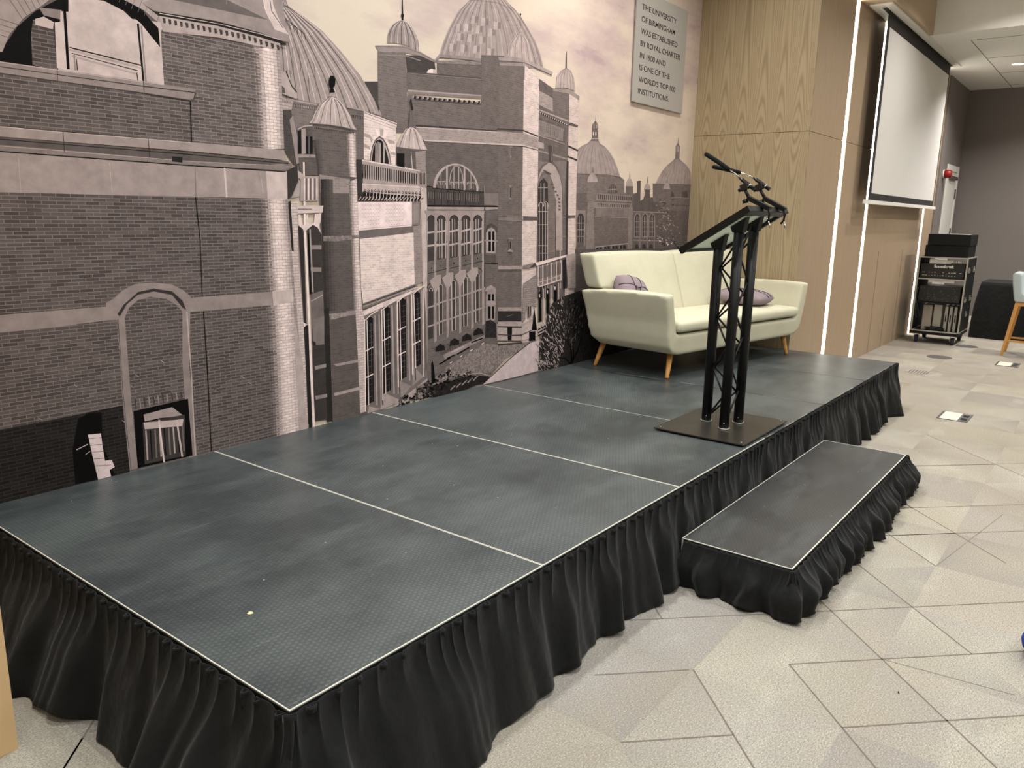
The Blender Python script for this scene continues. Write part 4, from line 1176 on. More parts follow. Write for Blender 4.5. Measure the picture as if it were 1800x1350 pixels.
    for k in range(5): L(g(90),[(153+k*3,770+k*12),(177+k*4,768+k*12)],.8)
    # dark rod line (joint)
    L(g(52),[(332,178),(334,250)],1.8); L(g(60),[(341,346),(349,420),(353,522)],1.6); L(g(60),[(355,547),(362,650),(369,792)],1.8)
    L(g(130),[(340,290),(342,346)],1)
    for i in range(9):
        x=random.uniform(20,460); y=random.uniform(600,840-x*.2); L(g(180),[(x,y),(x+6,y+4)],.8)
    # stack the patches: any two that overlap get different heights, like paint strokes
    def _in(p, v):
        r = False; x, y = p; n = len(v); j = n - 1
        for i in range(n):
            (xi, yi), (xj, yj) = v[i], v[j]
            if (yi > y) != (yj > y) and x < (xj - xi) * (y - yi) / (yj - yi) + xi: r = not r
            j = i
        return r
    def _cr(a, b, c, d):
        o = lambda p, q, r: (q[0] - p[0]) * (r[1] - p[1]) - (q[1] - p[1]) * (r[0] - p[0])
        return o(a, b, c) * o(a, b, d) < 0 and o(c, d, a) * o(c, d, b) < 0
    def _ov(u, v):
        cx = sum(p[0] for p in u) / len(u), sum(p[1] for p in u) / len(u); cy = sum(p[0] for p in v) / len(v), sum(p[1] for p in v) / len(v)
        if _in(cx, v) or _in(cy, u): return True
        for i in range(len(u)):
            for j in range(len(v)):
                if _cr(u[i - 1], u[i], v[j - 1], v[j]): return True
        return any(_in(p, v) for p in u) or any(_in(p, u) for p in v)
    base = 0; k0 = 0; STACK = []
    while k0 < len(OUT):
        k1 = k0
        while k1 < len(OUT) and OUT[k1][0] == OUT[k0][0]: k1 += 1
        done = []; top = 0
        for l_, t_, c_, v_ in OUT[k0:k1]:
            bb = (min(p[0] for p in v_), max(p[0] for p in v_), min(p[1] for p in v_), max(p[1] for p in v_)); lv = 0
            for b2, w_, l2 in done:
                if l2 >= lv and bb[0] < b2[1] and b2[0] < bb[1] and bb[2] < b2[3] and b2[2] < bb[3] and _ov(v_, w_): lv = l2 + 1
            if lv > 14: lv = 14
            done.append((bb, v_, lv)); top = max(top, lv); STACK.append((base + lv, t_, c_, v_))
        base += top + 1; k0 = k1
    bm = BM(); lay = bm.loops.layers.float_color.new('Col')
    for l_, t_, c_, v_ in STACK:
        y_ = -0.0004 - l_ * 0.00003
        try: f_ = bm.faces.new([bm.verts.new((a / 1000, y_, b / 1000)) for a, b in v_])
        except ValueError: continue
        f_.material_index = t_; cc = tuple(v * MURAL for v in srgb(*c_)[:3]) + (1,)
        for lp in f_.loops: lp[lay] = cc
    me = bpy.data.meshes.new('mural'); bm.to_mesh(me); bm.free()
    for m in PRINT: me.materials.append(m)
    mural = bpy.data.objects.new('wall_mural', me); C.objects.link(mural)
    tag(mural, 'full-width sepia photographic mural of domed brick university buildings covering the back wall', 'mural')


build_mural()

# ------------------------------------------------------------------ projection screen
scr = thing('projection_screen', 'large white projection screen with black border hanging in front of the oak wall', 'projection screen', (0, 0, 0))
SX0, SX1, SY, SZ0, SZ1 = 7.80, 11.15, -1.22, 1.78, 3.60
bm = BM()
for a in ((7.5, 11.3, -1.325, -1.245), (7.5, 11.3, -1.195, -1.115), (7.5, 7.62, -1.245, -1.195), (11.2, 11.3, -1.245, -1.195)):
    box(bm, *a, ZL - 0.016, ZL)
obj('housing', bm, M['white'], scr, bevel=0.002)
bm = BM(); box(bm, 7.62, 11.2, -1.245, -1.195, ZL - 0.006, ZL); obj('slot', bm, M['screenblack'], scr)
bm = BM(); box(bm, SX0, SX1, SY - 0.002, SY + 0.002, SZ0, SZ1 - 0.01); obj('border', bm, M['screenblack'], scr)
bm = BM(); box(bm, SX0 + 0.09, SX1 - 0.05, SY - 0.0035, SY - 0.002, SZ0 + 0.075, SZ1 - 0.14); obj('projection_surface', bm, M['screen'], scr)
bm = BM(); prism(bm, [(SY - 0.022, SZ0 - 0.035), (SY + 0.022, SZ0 - 0.035), (SY + 0.016, SZ0 + 0.005), (SY - 0.016, SZ0 + 0.005)], 'x', SX0 - 0.12, SX1 + 0.12)
obj('bottom_bar', bm, M['white'], scr, bevel=0.003)

# ------------------------------------------------------------------ sign board on the mural
sg = thing('wall_sign', 'pale grey sign board with eight lines of black capitals fixed to the mural', 'sign', (4.95, -0.022, 2.495))
bm = BM(); box(bm, 0, 0.915, 0, 0.012, 0, 0.865); obj('board', bm, M['sign'], sg, bevel=0.001)
for x in (0.08, 0.83):
    for z in (0.08, 0.78):
        bm = BM(); tube(bm, [(x, 0.012, z), (x, 0.014, z)], 0.012, 16); obj('standoff', bm, M['alu'], sg)
lines = ['THE UNIVERSITY', 'OF BIRMINGHAM', 'WAS ESTABLISHED', 'BY ROYAL CHARTER', 'IN 1900 AND', 'IS ONE OF THE', "WORLD'S TOP 100", 'INSTITUTIONS.']
wid = [0.615, 0.60, 0.655, 0.725, 0.455, 0.545, 0.665, 0.55]
for i, t in enumerate(lines):
    o = text_mesh('lettering', t, 0.062, (0.088, -0.0005, 0.865 - 0.148 - i * 0.0925 + 0.002), (R(90), 0, 0), M['ink'], sg, bold=0.0003)
    xs = [v.co.x for v in o.data.vertices]; k = wid[i] / (max(xs) - min(xs)); x0 = min(xs)
    for v in o.data.vertices: v.co.x = (v.co.x - x0) * k

# ------------------------------------------------------------------ stage: six 2 m x 1 m platforms
PM = 1.038; HS = 0.40
def stage_module(i):
    PM = 1.038 if i < 5 else 0.994
    t = thing('stage_platform', '', 'stage platform', (i * 1.038, -2.0, 0), group='platforms of the stage')
    x1 = PM - 0.003
    bm = BM(); box(bm, 0.0035, x1 - 0.0035, 0.0045, 1.9955, HS - 0.022, HS - 0.0006); obj('deck', bm, M['deck'], t)
    bm = BM()
    box(bm, 0, 0.0035, 0, 2.0, HS - 0.07, HS); box(bm, x1 - 0.0035, x1, 0, 2.0, HS - 0.07, HS)
    box(bm, 0.0035, x1 - 0.0035, 0, 0.0045, HS - 0.07, HS); box(bm, 0.0035, x1 - 0.0035, 1.9955, 2.0, HS - 0.07, HS)
    obj('edge_frame', bm, M['edge'] if i < 3 else M['edge2'], t)
    for x in (0.06, x1 - 0.06):
        for y in (0.06, 1.94):
            bm = BM(); tube(bm, [(x, y, 0), (x, y, HS - 0.022)], 0.024, 16); obj('leg', bm, M['alu'], t)
    return t
n = NB('scuffed_edge_trim'); n.set(0.5, 0.1)
cf = n.ramp(n.noise(n.mapping(n.coord(), (3, 3, 1)), 1.7, 4, 0.6), 0.5, 0.56)
n.col(n.mix(cf, srgb(70, 68, 64), srgb(150, 146, 136))); M['edge2'] = n.m
labs = ['nearest of the six, its corner at the bottom', 'second from the camera, empty', 'third from the camera, mostly empty', 'fourth from the camera, carrying the lectern', 'fifth, carrying the near half of the sofa', 'sixth and farthest, its corner above the carpet']
for i in range(6):
    m = stage_module(i); m['label'] = 'dark hexagon-textured stage platform, ' + labs[i]
st = thing('stage_step', 'low dark step platform standing on the carpet against the front of the stage', 'step', (2.0, -2.54, 0))
bm = BM(); box(bm, 0.005, 2.025, 0.005, 0.475, 0.178, 0.1994); obj('deck', bm, M['deckstep'], st)
bm = BM(); box(bm, 0, 2.03, 0, 0.005, 0.14, 0.2); box(bm, 0, 2.03, 0.475, 0.48, 0.14, 0.2); box(bm, 0, 0.005, 0.005, 0.475, 0.14, 0.2); box(bm, 2.025, 2.03, 0.005, 0.475, 0.14, 0.2)
obj('edge_frame', bm, M['edge'], st)
for x in (0.06, 1.97):
    for y in (0.06, 0.42):
        bm = BM(); tube(bm, [(x, y, 0), (x, y, 0.178)], 0.022, 16); obj('leg', bm, M['alu'], st)

# ------------------------------------------------------------------ pleated skirts
def smooth_noise(seed, n=400):
    r = random.Random(seed); v = [r.uniform(-1, 1) for _ in range(n)]
    def f(x):
        i = math.floor(x); t = x - i; t = t * t * (3 - 2 * t)
        return v[i % n] * (1 - t) + v[(i + 1) % n] * t
    return f
def skirt(name, path, ztop, seed, out=0.05, amp=0.045, hemamp=0.02, pitch=0.07, flare=None, step=0.009, bulge=0.0, fs=1.0, cap=None):
    "hanging cloth gathered at the top; path is a list of xy corners, cloth hangs on its right-hand side"
    n1, n2, n3, n4 = (smooth_noise(seed + k) for k in range(4))
    pts = []; s = 0
    for a, b in zip(path, path[1:]):
        L_ = math.hypot(b[0] - a[0], b[1] - a[1]); d = ((b[0] - a[0]) / L_, (b[1] - a[1]) / L_); nr = (d[1], -d[0])
        k = int(L_ / step)
        for i in range(k + 1):
            pts.append([a[0] + d[0] * L_ * i / k, a[1] + d[1] * L_ * i / k, nr[0], nr[1], s + L_ * i / k])
        s += L_
    # round the normals across corners
    full = []
    for i, p in enumerate(pts):
        if i and math.hypot(p[0] - pts[i - 1][0], p[1] - pts[i - 1][1]) < 1e-6:
            a0 = math.atan2(pts[i - 1][3], pts[i - 1][2]); a1 = math.atan2(p[3], p[2]); da = (a1 - a0 + math.pi) % (2 * math.pi) - math.pi
            for k in range(1, 12):
                a = a0 + da * k / 12; full.append([p[0], p[1], math.cos(a), math.sin(a), p[4] + k * 0.012])
            for r_ in pts[i:]: r_[4] += 0.144
        full.append(p)
    pleats = []
    NZ = 18; bm = BM(); rows = []
    for p in full:
        s = p[4]; col = []
        w = s / pitch + 0.6 * n1(s * 5)
        saw = w - math.floor(w); top = (1 - abs(2 * saw - 1)) ** 0.8
        ph = n2(s * 1.3) * 2.2
        a = math.sin(2 * math.pi * s / 0.26 / fs + ph * 2); b = math.sin(2 * math.pi * s / 0.15 / fs + ph * 3 + 1)
        fold = abs(a) ** 0.75 * (1 if a > 0 else -1) * 0.65 + b * 0.35
        big = n3(s * 2.3)
        fl = flare(s) if flare else 0.0
        hem = 0.004 + max(0, hemamp * (0.6 * n4(s * 3.1) + 0.5 * fold))
        for j in range(NZ + 1):
            t = j / NZ; z = ztop - (ztop - hem) * t
            e = min(1, max(0, (t - 0.06) / 0.5)); e = e * e * (3 - 2 * e)
            o = 0.0035 + 0.015 * top * (1 - e * 0.7)
            o += e * (out * (t ** 1.2) + amp * (0.5 + 0.5 * fold) * (0.4 + 0.6 * t) + 0.03 * big * t)
            o += fl * t ** 1.5 + bulge * (0.6 + 0.5 * n3(s * 4 + 9)) * math.sin(math.pi * min(1, t * 1.05)) ** 1.2
            if cap and cap[0] < s < cap[1]: o = min(o, cap[2])
            o = max(o, 0.003); z += 0.003 * top * (1 - t) ** 8
            sh = 0.5 * pitch * (1 - e) * 0.35 * math.sin(2 * math.pi * saw) + 0.02 * e * n1(s * 7 + t * 2)
            col.append(bm.verts.new((p[0] + p[2] * o - p[3] * sh, p[1] + p[3] * o + p[2] * sh, z)))
        rows.append(col)
    for c0, c1 in zip(rows, rows[1:]):
        for j in range(NZ): bm.faces.new((c0[j], c0[j + 1], c1[j + 1], c1[j]))
    o = obj(name, bm, M['cloth'], smooth=True)
    so = o.modifiers.new('thick', 'SOLIDIFY'); so.thickness = 0.0015; so.offset = 0
    bm = BM()
    for a, b in zip(path, path[1:]):
        x0, x1 = min(a[0], b[0]), max(a[0], b[0]); y0, y1 = min(a[1], b[1]), max(a[1], b[1])
        if x0 == x1:
            sg_ = -1 if b[1] < a[1] else 1
            box(bm, *sorted((x0 + sg_ * 0.0005, x0 + sg_ * 0.003)), y0, y1, ztop - 0.065, ztop + 0.0035)
        else: box(bm, x0 - 0.003, x1 + 0.003, y0 - 0.003, y0 - 0.0005, ztop - 0.065, ztop + 0.0035)
    obj('header_band', bm, M['black_matt'], o)
    return o
XE = 5 * PM + 0.990
def flare1(s):      # s runs from the wall along the near end, round the corner, along the front
    f = 0.0
    for c, w, a in ((0.75, 0.28, 0.07), (1.65, 0.3, 0.13), (2.25, 0.22, 0.05), (2.8, 0.2, 0.06), (3.15, 0.12, 0.03), (8.15, 0.12, 0.06)):
        f += a * math.exp(-((s - c) / w) ** 2)
    return f
o = skirt('stage_skirt', [(0, 0), (0, -2.0), (XE, -2.0), (XE, -0.02)], HS - 0.006, 21, out=0.045, amp=0.075, hemamp=0.03, flare=flare1, cap=(4.12, 6.22, 0.045))
tag(o, 'long black pleated cloth skirt hanging around the edge of the stage', 'stage skirt')
bm = BM(); ring = []
for k in range(15):          # a pinched loop of cloth held under a clip
    a = -0.5 + k / 14; w_ = 0.007 * math.cos(math.pi * a) ** 0.6 if abs(a) < 0.5 else 0.0
    ring.append((0.012 * a * 1.6, -0.003 - 0.019 * math.cos(math.pi * a) ** 0.7 if abs(a) < 0.5 else -0.003))
lo = [bm.verts.new((x, y, -0.008)) for x, y in ring]; hi = [bm.verts.new((x * 1.1 + 0.002, y * 1.05, 0.006)) for x, y in ring]
for k in range(14): bm.faces.new((lo[k], lo[k + 1], hi[k + 1], hi[k])).smooth = True
tab = obj('pinched_pleat', bm, M['cloth'], o, loc=(0.05, -2.004, HS - 0.014))
tm = tab.modifiers.new('thick', 'SOLIDIFY'); tm.thickness = 0.0022
random.seed(8); spots = []
for k in range(26): spots.append((-0.003, -1.97 + k * 0.073 + random.uniform(-0.01, 0.01), -90))
for k in range(70): spots.append((0.06 + k * 0.0745 + random.uniform(-0.012, 0.012), -2.003, 0))
for x, y, a in spots:
    c = tab.copy(); C.objects.link(c); c.parent = o; c.location = (x, y, HS - 0.014); c.rotation_euler = (0, 0, R(a + random.uniform(-14, 14)))
o = skirt('step_skirt', [(2.0, -2.07), (2.0, -2.54), (4.03, -2.54), (4.03, -2.07)], 0.194, 77, out=0.045, amp=0.07, hemamp=0.03, pitch=0.045, step=0.006, bulge=0.05, fs=0.55)
tag(o, 'short black pleated cloth skirt bunched around the low step', 'stage skirt')

# ------------------------------------------------------------------ sofa
sofa = thing('sofa', 'pale green-cream three-seat sofa with splayed wooden legs on the far part of the stage', 'sofa', (4.19, -0.86, HS + 0.002), (0, 0, R(-9.5)))
def arc(cx, cz, r, a0, a1, n):
    return [(cx + r * math.cos(R(a0 + (a1 - a0) * i / n)), cz + r * math.sin(R(a0 + (a1 - a0) * i / n))) for i in range(n + 1)]
W0, W1 = -0.03, 1.87
outer = [(-0.165, 0.625), (-0.14, 0.52), (-0.112, 0.42)] + [(-0.102, 0.32), (-0.085, 0.245), (-0.04, 0.196)] + [(0.05, 0.178), (0.92, 0.178), (1.69, 0.178), (1.775, 0.196), (1.825, 0.245), (1.845, 0.32)] + [(1.868, 0.42), (1.89, 0.52), (1.908, 0.63)]
inner = [(1.80, 0.635), (1.775, 0.52), (1.75, 0.42), (1.735, 0.335), (0.92, 0.335), (-0.005, 0.335), (-0.02, 0.42), (-0.045, 0.52), (-0.07, 0.635)]
prof = outer + inner
bm = BM()
NV = 9; cols = []
def vdepth(z, t):
    k = [(0.18, 0.58), (0.205, 0.635), (0.25, 0.665), (0.32, 0.685), (0.45, 0.695), (0.64, 0.715)]; back = k[-1][1]
    for (z0, b0), (z1, b1) in zip(k, k[1:]):
        if z <= z1: back = b0 + (b1 - b0) * max(0, z - z0) / (z1 - z0); break
    front = -0.075 + 0.05 * max(0, (0.3 - z)) * 2
    return front + (back - front) * t
for i in range(NV + 1):
    t = i / NV; ring = []
    for (u, z) in prof:
        zz = z
        if z > 0.6: zz = z - 0.03 * t * 0.6 + 0.012 * math.sin(math.pi * t)
        ring.append(bm.verts.new((u - (0.035 * t if u < 0.9 else 0.0), vdepth(z, t), zz)))
    cols.append(ring)
n_ = len(prof)
for a, b in zip(cols, cols[1:]):
    for k in range(n_): bm.faces.new((a[k], a[(k + 1) % n_], b[(k + 1) % n_], b[k]))
bmesh.ops.triangulate(bm, faces=[bm.faces.new(cols[0]), bm.faces.new(cols[-1][::-1])])
def soften(o, vox, it):
    r = o.modifiers.new('remesh', 'REMESH'); r.mode = 'VOXEL'; r.voxel_size = vox; r.use_smooth_shade = True
    s_ = o.modifiers.new('smooth', 'SMOOTH'); s_.factor = 0.5; s_.iterations = it
body = obj('body', bm, M['sofa'], sofa); soften(body, 0.011, 16)
for p in body.data.polygons: p.use_smooth = True
# back rest: two upholstered halves meeting at a seam, leaning back
def backhalf(u0, u1, edge):
    ZR = [0.36, 0.45, 0.54, 0.61, 0.635, 0.70, 0.77, 0.83, 0.885]
    bm = BM(); NU, NZ = 12, 8; F = []; B = []
    for i in range(NU + 1):
        a = i / NU; fr = []; bk = []
        for j in range(NZ + 1):
            z = ZR[j]; t = (z - 0.36) / 0.525
            out = 0.045 * t if edge else 0.0
            lim = (0.10 * (z - 0.36) if z < 0.63 else 0.135 + 0.03 * (z - 0.65))
            ua = -0.03 - lim if edge == -1 else u0; ub = 1.73 + lim * 0.55 if edge == 1 else u1
            u = ua + (ub - ua) * a
            puff = 0.022 * (1 - (2 * a - 1) ** 4) * (1 - (2 * t - 1) ** 4)
            vf = 0.45 + 0.17 * t - puff; vb = 0.60 + 0.175 * t
            z2 = z + (0.01 * (1 - (2 * a - 1) ** 2) if j == NZ else 0)
            fr.append(bm.verts.new((u, vf, z2))); bk.append(bm.verts.new((u, vb, z2)))
        F.append(fr); B.append(bk)
    for i in range(NU):
        for j in range(NZ):
            bm.faces.new((F[i][j], F[i + 1][j], F[i + 1][j + 1], F[i][j + 1])); bm.faces.new((B[i][j], B[i][j + 1], B[i + 1][j + 1], B[i + 1][j]))
        bm.faces.new((F[i][NZ], F[i + 1][NZ], B[i + 1][NZ], B[i][NZ])); bm.faces.new((F[i][0], B[i][0], B[i + 1][0], F[i + 1][0]))
    for j in range(NZ):
        bm.faces.new((F[0][j], F[0][j + 1], B[0][j + 1], B[0][j])); bm.faces.new((F[NU][j], B[NU][j], B[NU][j + 1], F[NU][j + 1]))
    o = obj('backrest', bm, M['sofa'], sofa); soften(o, 0.011, 20)
    for p in o.data.polygons: p.use_smooth = True
backhalf(-0.135, 0.841, -1); backhalf(0.839, 1.80, 1)
# seat cushion, crowned, with a rounded front
bm = BM(); NU, NVv = 22, 10; T_, B_ = [], []
for i in range(NU + 1):
    a = i / NU; r1, r2 = [], []
    for j in range(NVv + 1):
        t = j / NVv; u = 0.0 + 1.735 * a; v = -0.095 + 0.57 * t
        cr = 0.022 * (1 - (2 * a - 1) ** 6) * (1 - (2 * t - 1) ** 4)
        r1.append(bm.verts.new((u, v, 0.428 + cr))); r2.append(bm.verts.new((u, v, 0.349)))
    T_.append(r1); B_.append(r2)
for i in range(NU):
    for j in range(NVv):
        bm.faces.new((T_[i][j], T_[i + 1][j], T_[i + 1][j + 1], T_[i][j + 1])); bm.faces.new((B_[i][j], B_[i][j + 1], B_[i + 1][j + 1], B_[i + 1][j]))
    bm.faces.new((T_[i][0], B_[i][0], B_[i + 1][0], T_[i + 1][0])); bm.faces.new((T_[i][-1], T_[i + 1][-1], B_[i + 1][-1], B_[i][-1]))
for j in range(NVv):
    bm.faces.new((T_[0][j], T_[0][j + 1], B_[0][j + 1], B_[0][j])); bm.faces.new((T_[-1][j], B_[-1][j], B_[-1][j + 1], T_[-1][j + 1]))
sc = obj('seat_cushion', bm, M['sofa'], sofa, bevel=0.03, segs=5, angle=50)
for p in sc.data.polygons: p.use_smooth = True
for (u, v, tu, tv) in ((0, 0, 0.07, 0.03), (-0.036, 0.675, 0.0, 0.615), (1.757, 0, 1.70, 0.03), (1.79, 0.675, 1.70, 0.56)):
    bm = BM(); tube(bm, [(u, v, 0.0), (u + (tu - u) * 0.06, v + (tv - v) * 0.06, 0.012), (tu, tv, 0.205)], [0.0135, 0.0145, 0.0245], 20)
    obj('leg', bm, M['legwood'], sofa)

# cushions: soft square pads with a knotted band
def pad(size, thick, parent, mat):
    bm = BM(); N_ = 16; top, bot = [], []
    for i in range(N_ + 1):
        r1, r2 = [], []
        for j in range(N_ + 1):
            a, b = 2 * i / N_ - 1, 2 * j / N_ - 1
            h = thick / 2 * ((1 - abs(a) ** 2.6) * (1 - abs(b) ** 2.6)) ** 0.45
            k = 1 - 0.07 * (abs(a) ** 2 * (1 - abs(b) ** 2)) ; k2 = 1 - 0.07 * (abs(b) ** 2 * (1 - abs(a) ** 2))
            dim = 0.018 * math.exp(-(a * a + b * b) / 0.03)
            cn = 1 - 0.13 * (a * a * b * b) ** 1.5; x, y = a * size / 2 * k2 * cn, b * size / 2 * k * cn
            r1.append(bm.verts.new((x, y, h - dim))); r2.append(bm.verts.new((x, y, -h)))
        top.append(r1); bot.append(r2)
    for i in range(N_):
        for j in range(N_):
            bm.faces.new((top[i][j], top[i + 1][j], top[i + 1][j + 1], top[i][j + 1])); bm.faces.new((bot[i][j], bot[i][j + 1], bot[i + 1][j + 1], bot[i + 1][j]))
    bmesh.ops.remove_doubles(bm, verts=bm.verts[:], dist=0.0005)
    return obj('pad', bm, mat, parent, smooth=True)
def band(parent, size, thick, ang, w=0.075):
    for off in (-w / 2, w / 2):
        bm = BM(); pts = []
        for i in range(21):
            a = (2 * i / 20 - 1) * 0.97; b = 2 * off / size
            h = thick / 2 * ((1 - abs(a) ** 2.6) * (1 - abs(b) ** 2.6)) ** 0.45 - 0.018 * math.exp(-(a * a + b * b) / 0.03)
            x, y = a * size / 2, off * (1 - 0.45 * math.exp(-a * a / 0.05))
            pts.append((x * math.cos(ang) - y * math.sin(ang), x * math.sin(ang) + y * math.cos(ang), h + 0.001))
        tube(bm, pts, 0.0028, 6); obj('piping', bm, M['lavdark'], parent)
def sl(u, v, z):   # sofa-local to world
    a = R(-9.5); return (4.19 + u * math.cos(a) - v * math.sin(a), -0.86 + u * math.sin(a) + v * math.cos(a), HS + z)
c1 = thing('cushion', 'mauve cushion with crossed bands propped upright in the near corner of the sofa', 'cushion', sl(0.055, 0.415, 0.585), (R(58), R(14), R(-22)), 'mauve cushions on the sofa')
pad(0.30, 0.17, c1, M['lav']); band(c1, 0.30, 0.17, R(0)); band(c1, 0.30, 0.17, R(90))
c2 = thing('cushion', 'mauve cushion lying flat on the seat beside the far arm', 'cushion', sl(1.36, 0.22, 0.515), (R(3), R(0), R(4)), 'mauve cushions on the sofa')
pad(0.44, 0.13, c2, M['lav']); band(c2, 0.44, 0.13, R(0)); band(c2, 0.44, 0.13, R(90))

# ------------------------------------------------------------------ lectern
lec = thing('lectern', 'black three-tube truss lectern with a sloping clear desk on the stage', 'lectern', (3.18, -1.72, HS))
bm = BM(); box(bm, -0.33, 0.33, -0.262, 0.262, 0.008, 0.016); obj('base_plate', bm, M['base'], lec, bevel=0.0015)
for x in (-0.30, 0.30):
    for y in (-0.235, 0.235):
        bm = BM(); disc(bm, (x, y, 0), 0.014, 0.008, 14); obj('foot_pad', bm, M['rubber'], lec)
        bm = BM(); disc(bm, (x, y, 0.016), 0.006, 0.004, 10); obj('bolt', bm, M['chrome'], lec)
PO = {'a': (0.01, 0.10, 1.105), 'b': (-0.09, -0.05, 1.205), 'c': (0.09, -0.06, 1.21)}
for k, (x, y, h) in PO.items():
    bm = BM(); tube(bm, [(x, y, 0.016), (x, y, h - 0.03)], 0.0275, 24); obj('pole', bm, M['black_metal'], lec)
    bm = BM(); tube(bm, [(x, y, 0.0165), (x, y, 0.022)], 0.033, 24); obj('weld_collar', bm, M['alu'], lec)
    bm = BM(); disc(bm, (x - 0.029, y - 0.01, 0.05), 0.003, 0.004, 8); obj('bolt', bm, M['chrome'], lec)
for p, q in (('a', 'b'), ('b', 'c'), ('c', 'a')):
    A, B = Vector(PO[p][:2] + (0,)), Vector(PO[q][:2] + (0,))
    h0, h1 = 0.06, min(PO[p][2], PO[q][2]) - 0.07; n_ = 7; bm = BM(); d = (B - A).normalized() * 0.024
    for sgn in ((0,) if p != 'c' else (1,)):
        pts = []
        for i in range(n_ + 1):
            side = (i + sgn) % 2
            base_ = (B - d) if side else (A + d)
            pts.append((base_.x, base_.y, h0 + (h1 - h0) * i / n_))
        for u_, v_ in zip(pts, pts[1:]):
            tube(bm, [u_, v_], 0.0054, 8)
    obj('lattice_brace', bm, M['black_metal'], lec)
# sloping desk: frame, clear panel, low lip, support plates
tilt = math.atan2(0.225, -0.345)
desk_c = Vector((0.012, 0.025, 1.115)); dr = Matrix.Rotation(-math.atan(0.225 / 0.36), 3, 'X')
HX, HY = 0.285, 0.215
def dbox(bm, x0, x1, y0, y1, z0, z1):
    c = Vector(((x0 + x1) / 2, (y0 + y1) / 2, (z0 + z1) / 2))
    obox(bm, desk_c + dr @ c, ((x1 - x0) / 2, (y1 - y0) / 2, (z1 - z0) / 2), dr)
bm = BM()
dbox(bm, -HX, -HX + 0.03, -HY, HY, -0.03, 0.004); dbox(bm, HX - 0.03, HX, -HY, HY, -0.03, 0.004)
dbox(bm, -HX + 0.03, HX - 0.03, -HY, -HY + 0.045, -0.03, 0.004); dbox(bm, -HX + 0.03, HX - 0.03, HY - 0.02, HY, -0.022, 0.0)
obj('desk_frame', bm, M['black_metal'], lec, bevel=0.002)
n = NB('frosted_clear_panel'); n.set(0.2, 0, 0.5); n.col(srgb(190, 198, 184))
tl = n.node('ShaderNodeBsdfTranslucent'); tl.inputs[0].default_value = srgb(150, 156, 140); tp = n.node('ShaderNodeBsdfTransparent')
m1 = n.node('ShaderNodeMixShader'); m1.inputs[0].default_value = 0.4; n.link(tl.outputs[0], m1.inputs[1]); n.link(tp.outputs[0], m1.inputs[2])
m2 = n.node('ShaderNodeMixShader'); m2.inputs[0].default_value = 0.15; n.link(m1.outputs[0], m2.inputs[1]); n.link(n.b.outputs[0], m2.inputs[2])
n.link(m2.outputs[0], n.out.inputs[0]); M['frost'] = n.m
bm = BM(); dbox(bm, -HX + 0.031, HX - 0.031, -HY + 0.046, HY - 0.021, -0.012, -0.006); obj('desk_panel', bm, M['frost'], lec)
bm = BM()
p0 = desk_c + dr @ Vector((-HX + 0.02, HY + 0.004, 0.0)); p1 = desk_c + dr @ Vector((-HX + 0.02, HY + 0.012, 0.045)); p2 = desk_c + dr @ Vector((HX - 0.02, HY + 0.012, 0.045)); p3 = desk_c + dr @ Vector((HX - 0.02, HY + 0.004, 0.0))
tube(bm, [p0, p1, p2, p3], 0.0035, 8); tube(bm, [(p0 + p1) / 2, (p3 + p2) / 2], 0.003, 8)
obj('book_lip', bm, M['black_metal'], lec)
for k, (x, y, h) in PO.items():
    bm = BM()
    yy = y - desk_c.y; zt = desk_c.z + yy * math.tan(-math.atan(0.225 / 0.36)) - 0.032
    prism(bm, [(y - 0.045, zt + 0.03 - 0.045 * -0.625), (y + 0.045, zt + 0.03 + 0.045 * -0.625), (y + 0.0285, zt - 0.035), (y - 0.0285, zt - 0.035)], 'x', x - 0.0285, x + 0.0285)
    obj('desk_bracket', bm, M['black_metal'], lec, bevel=0.003)

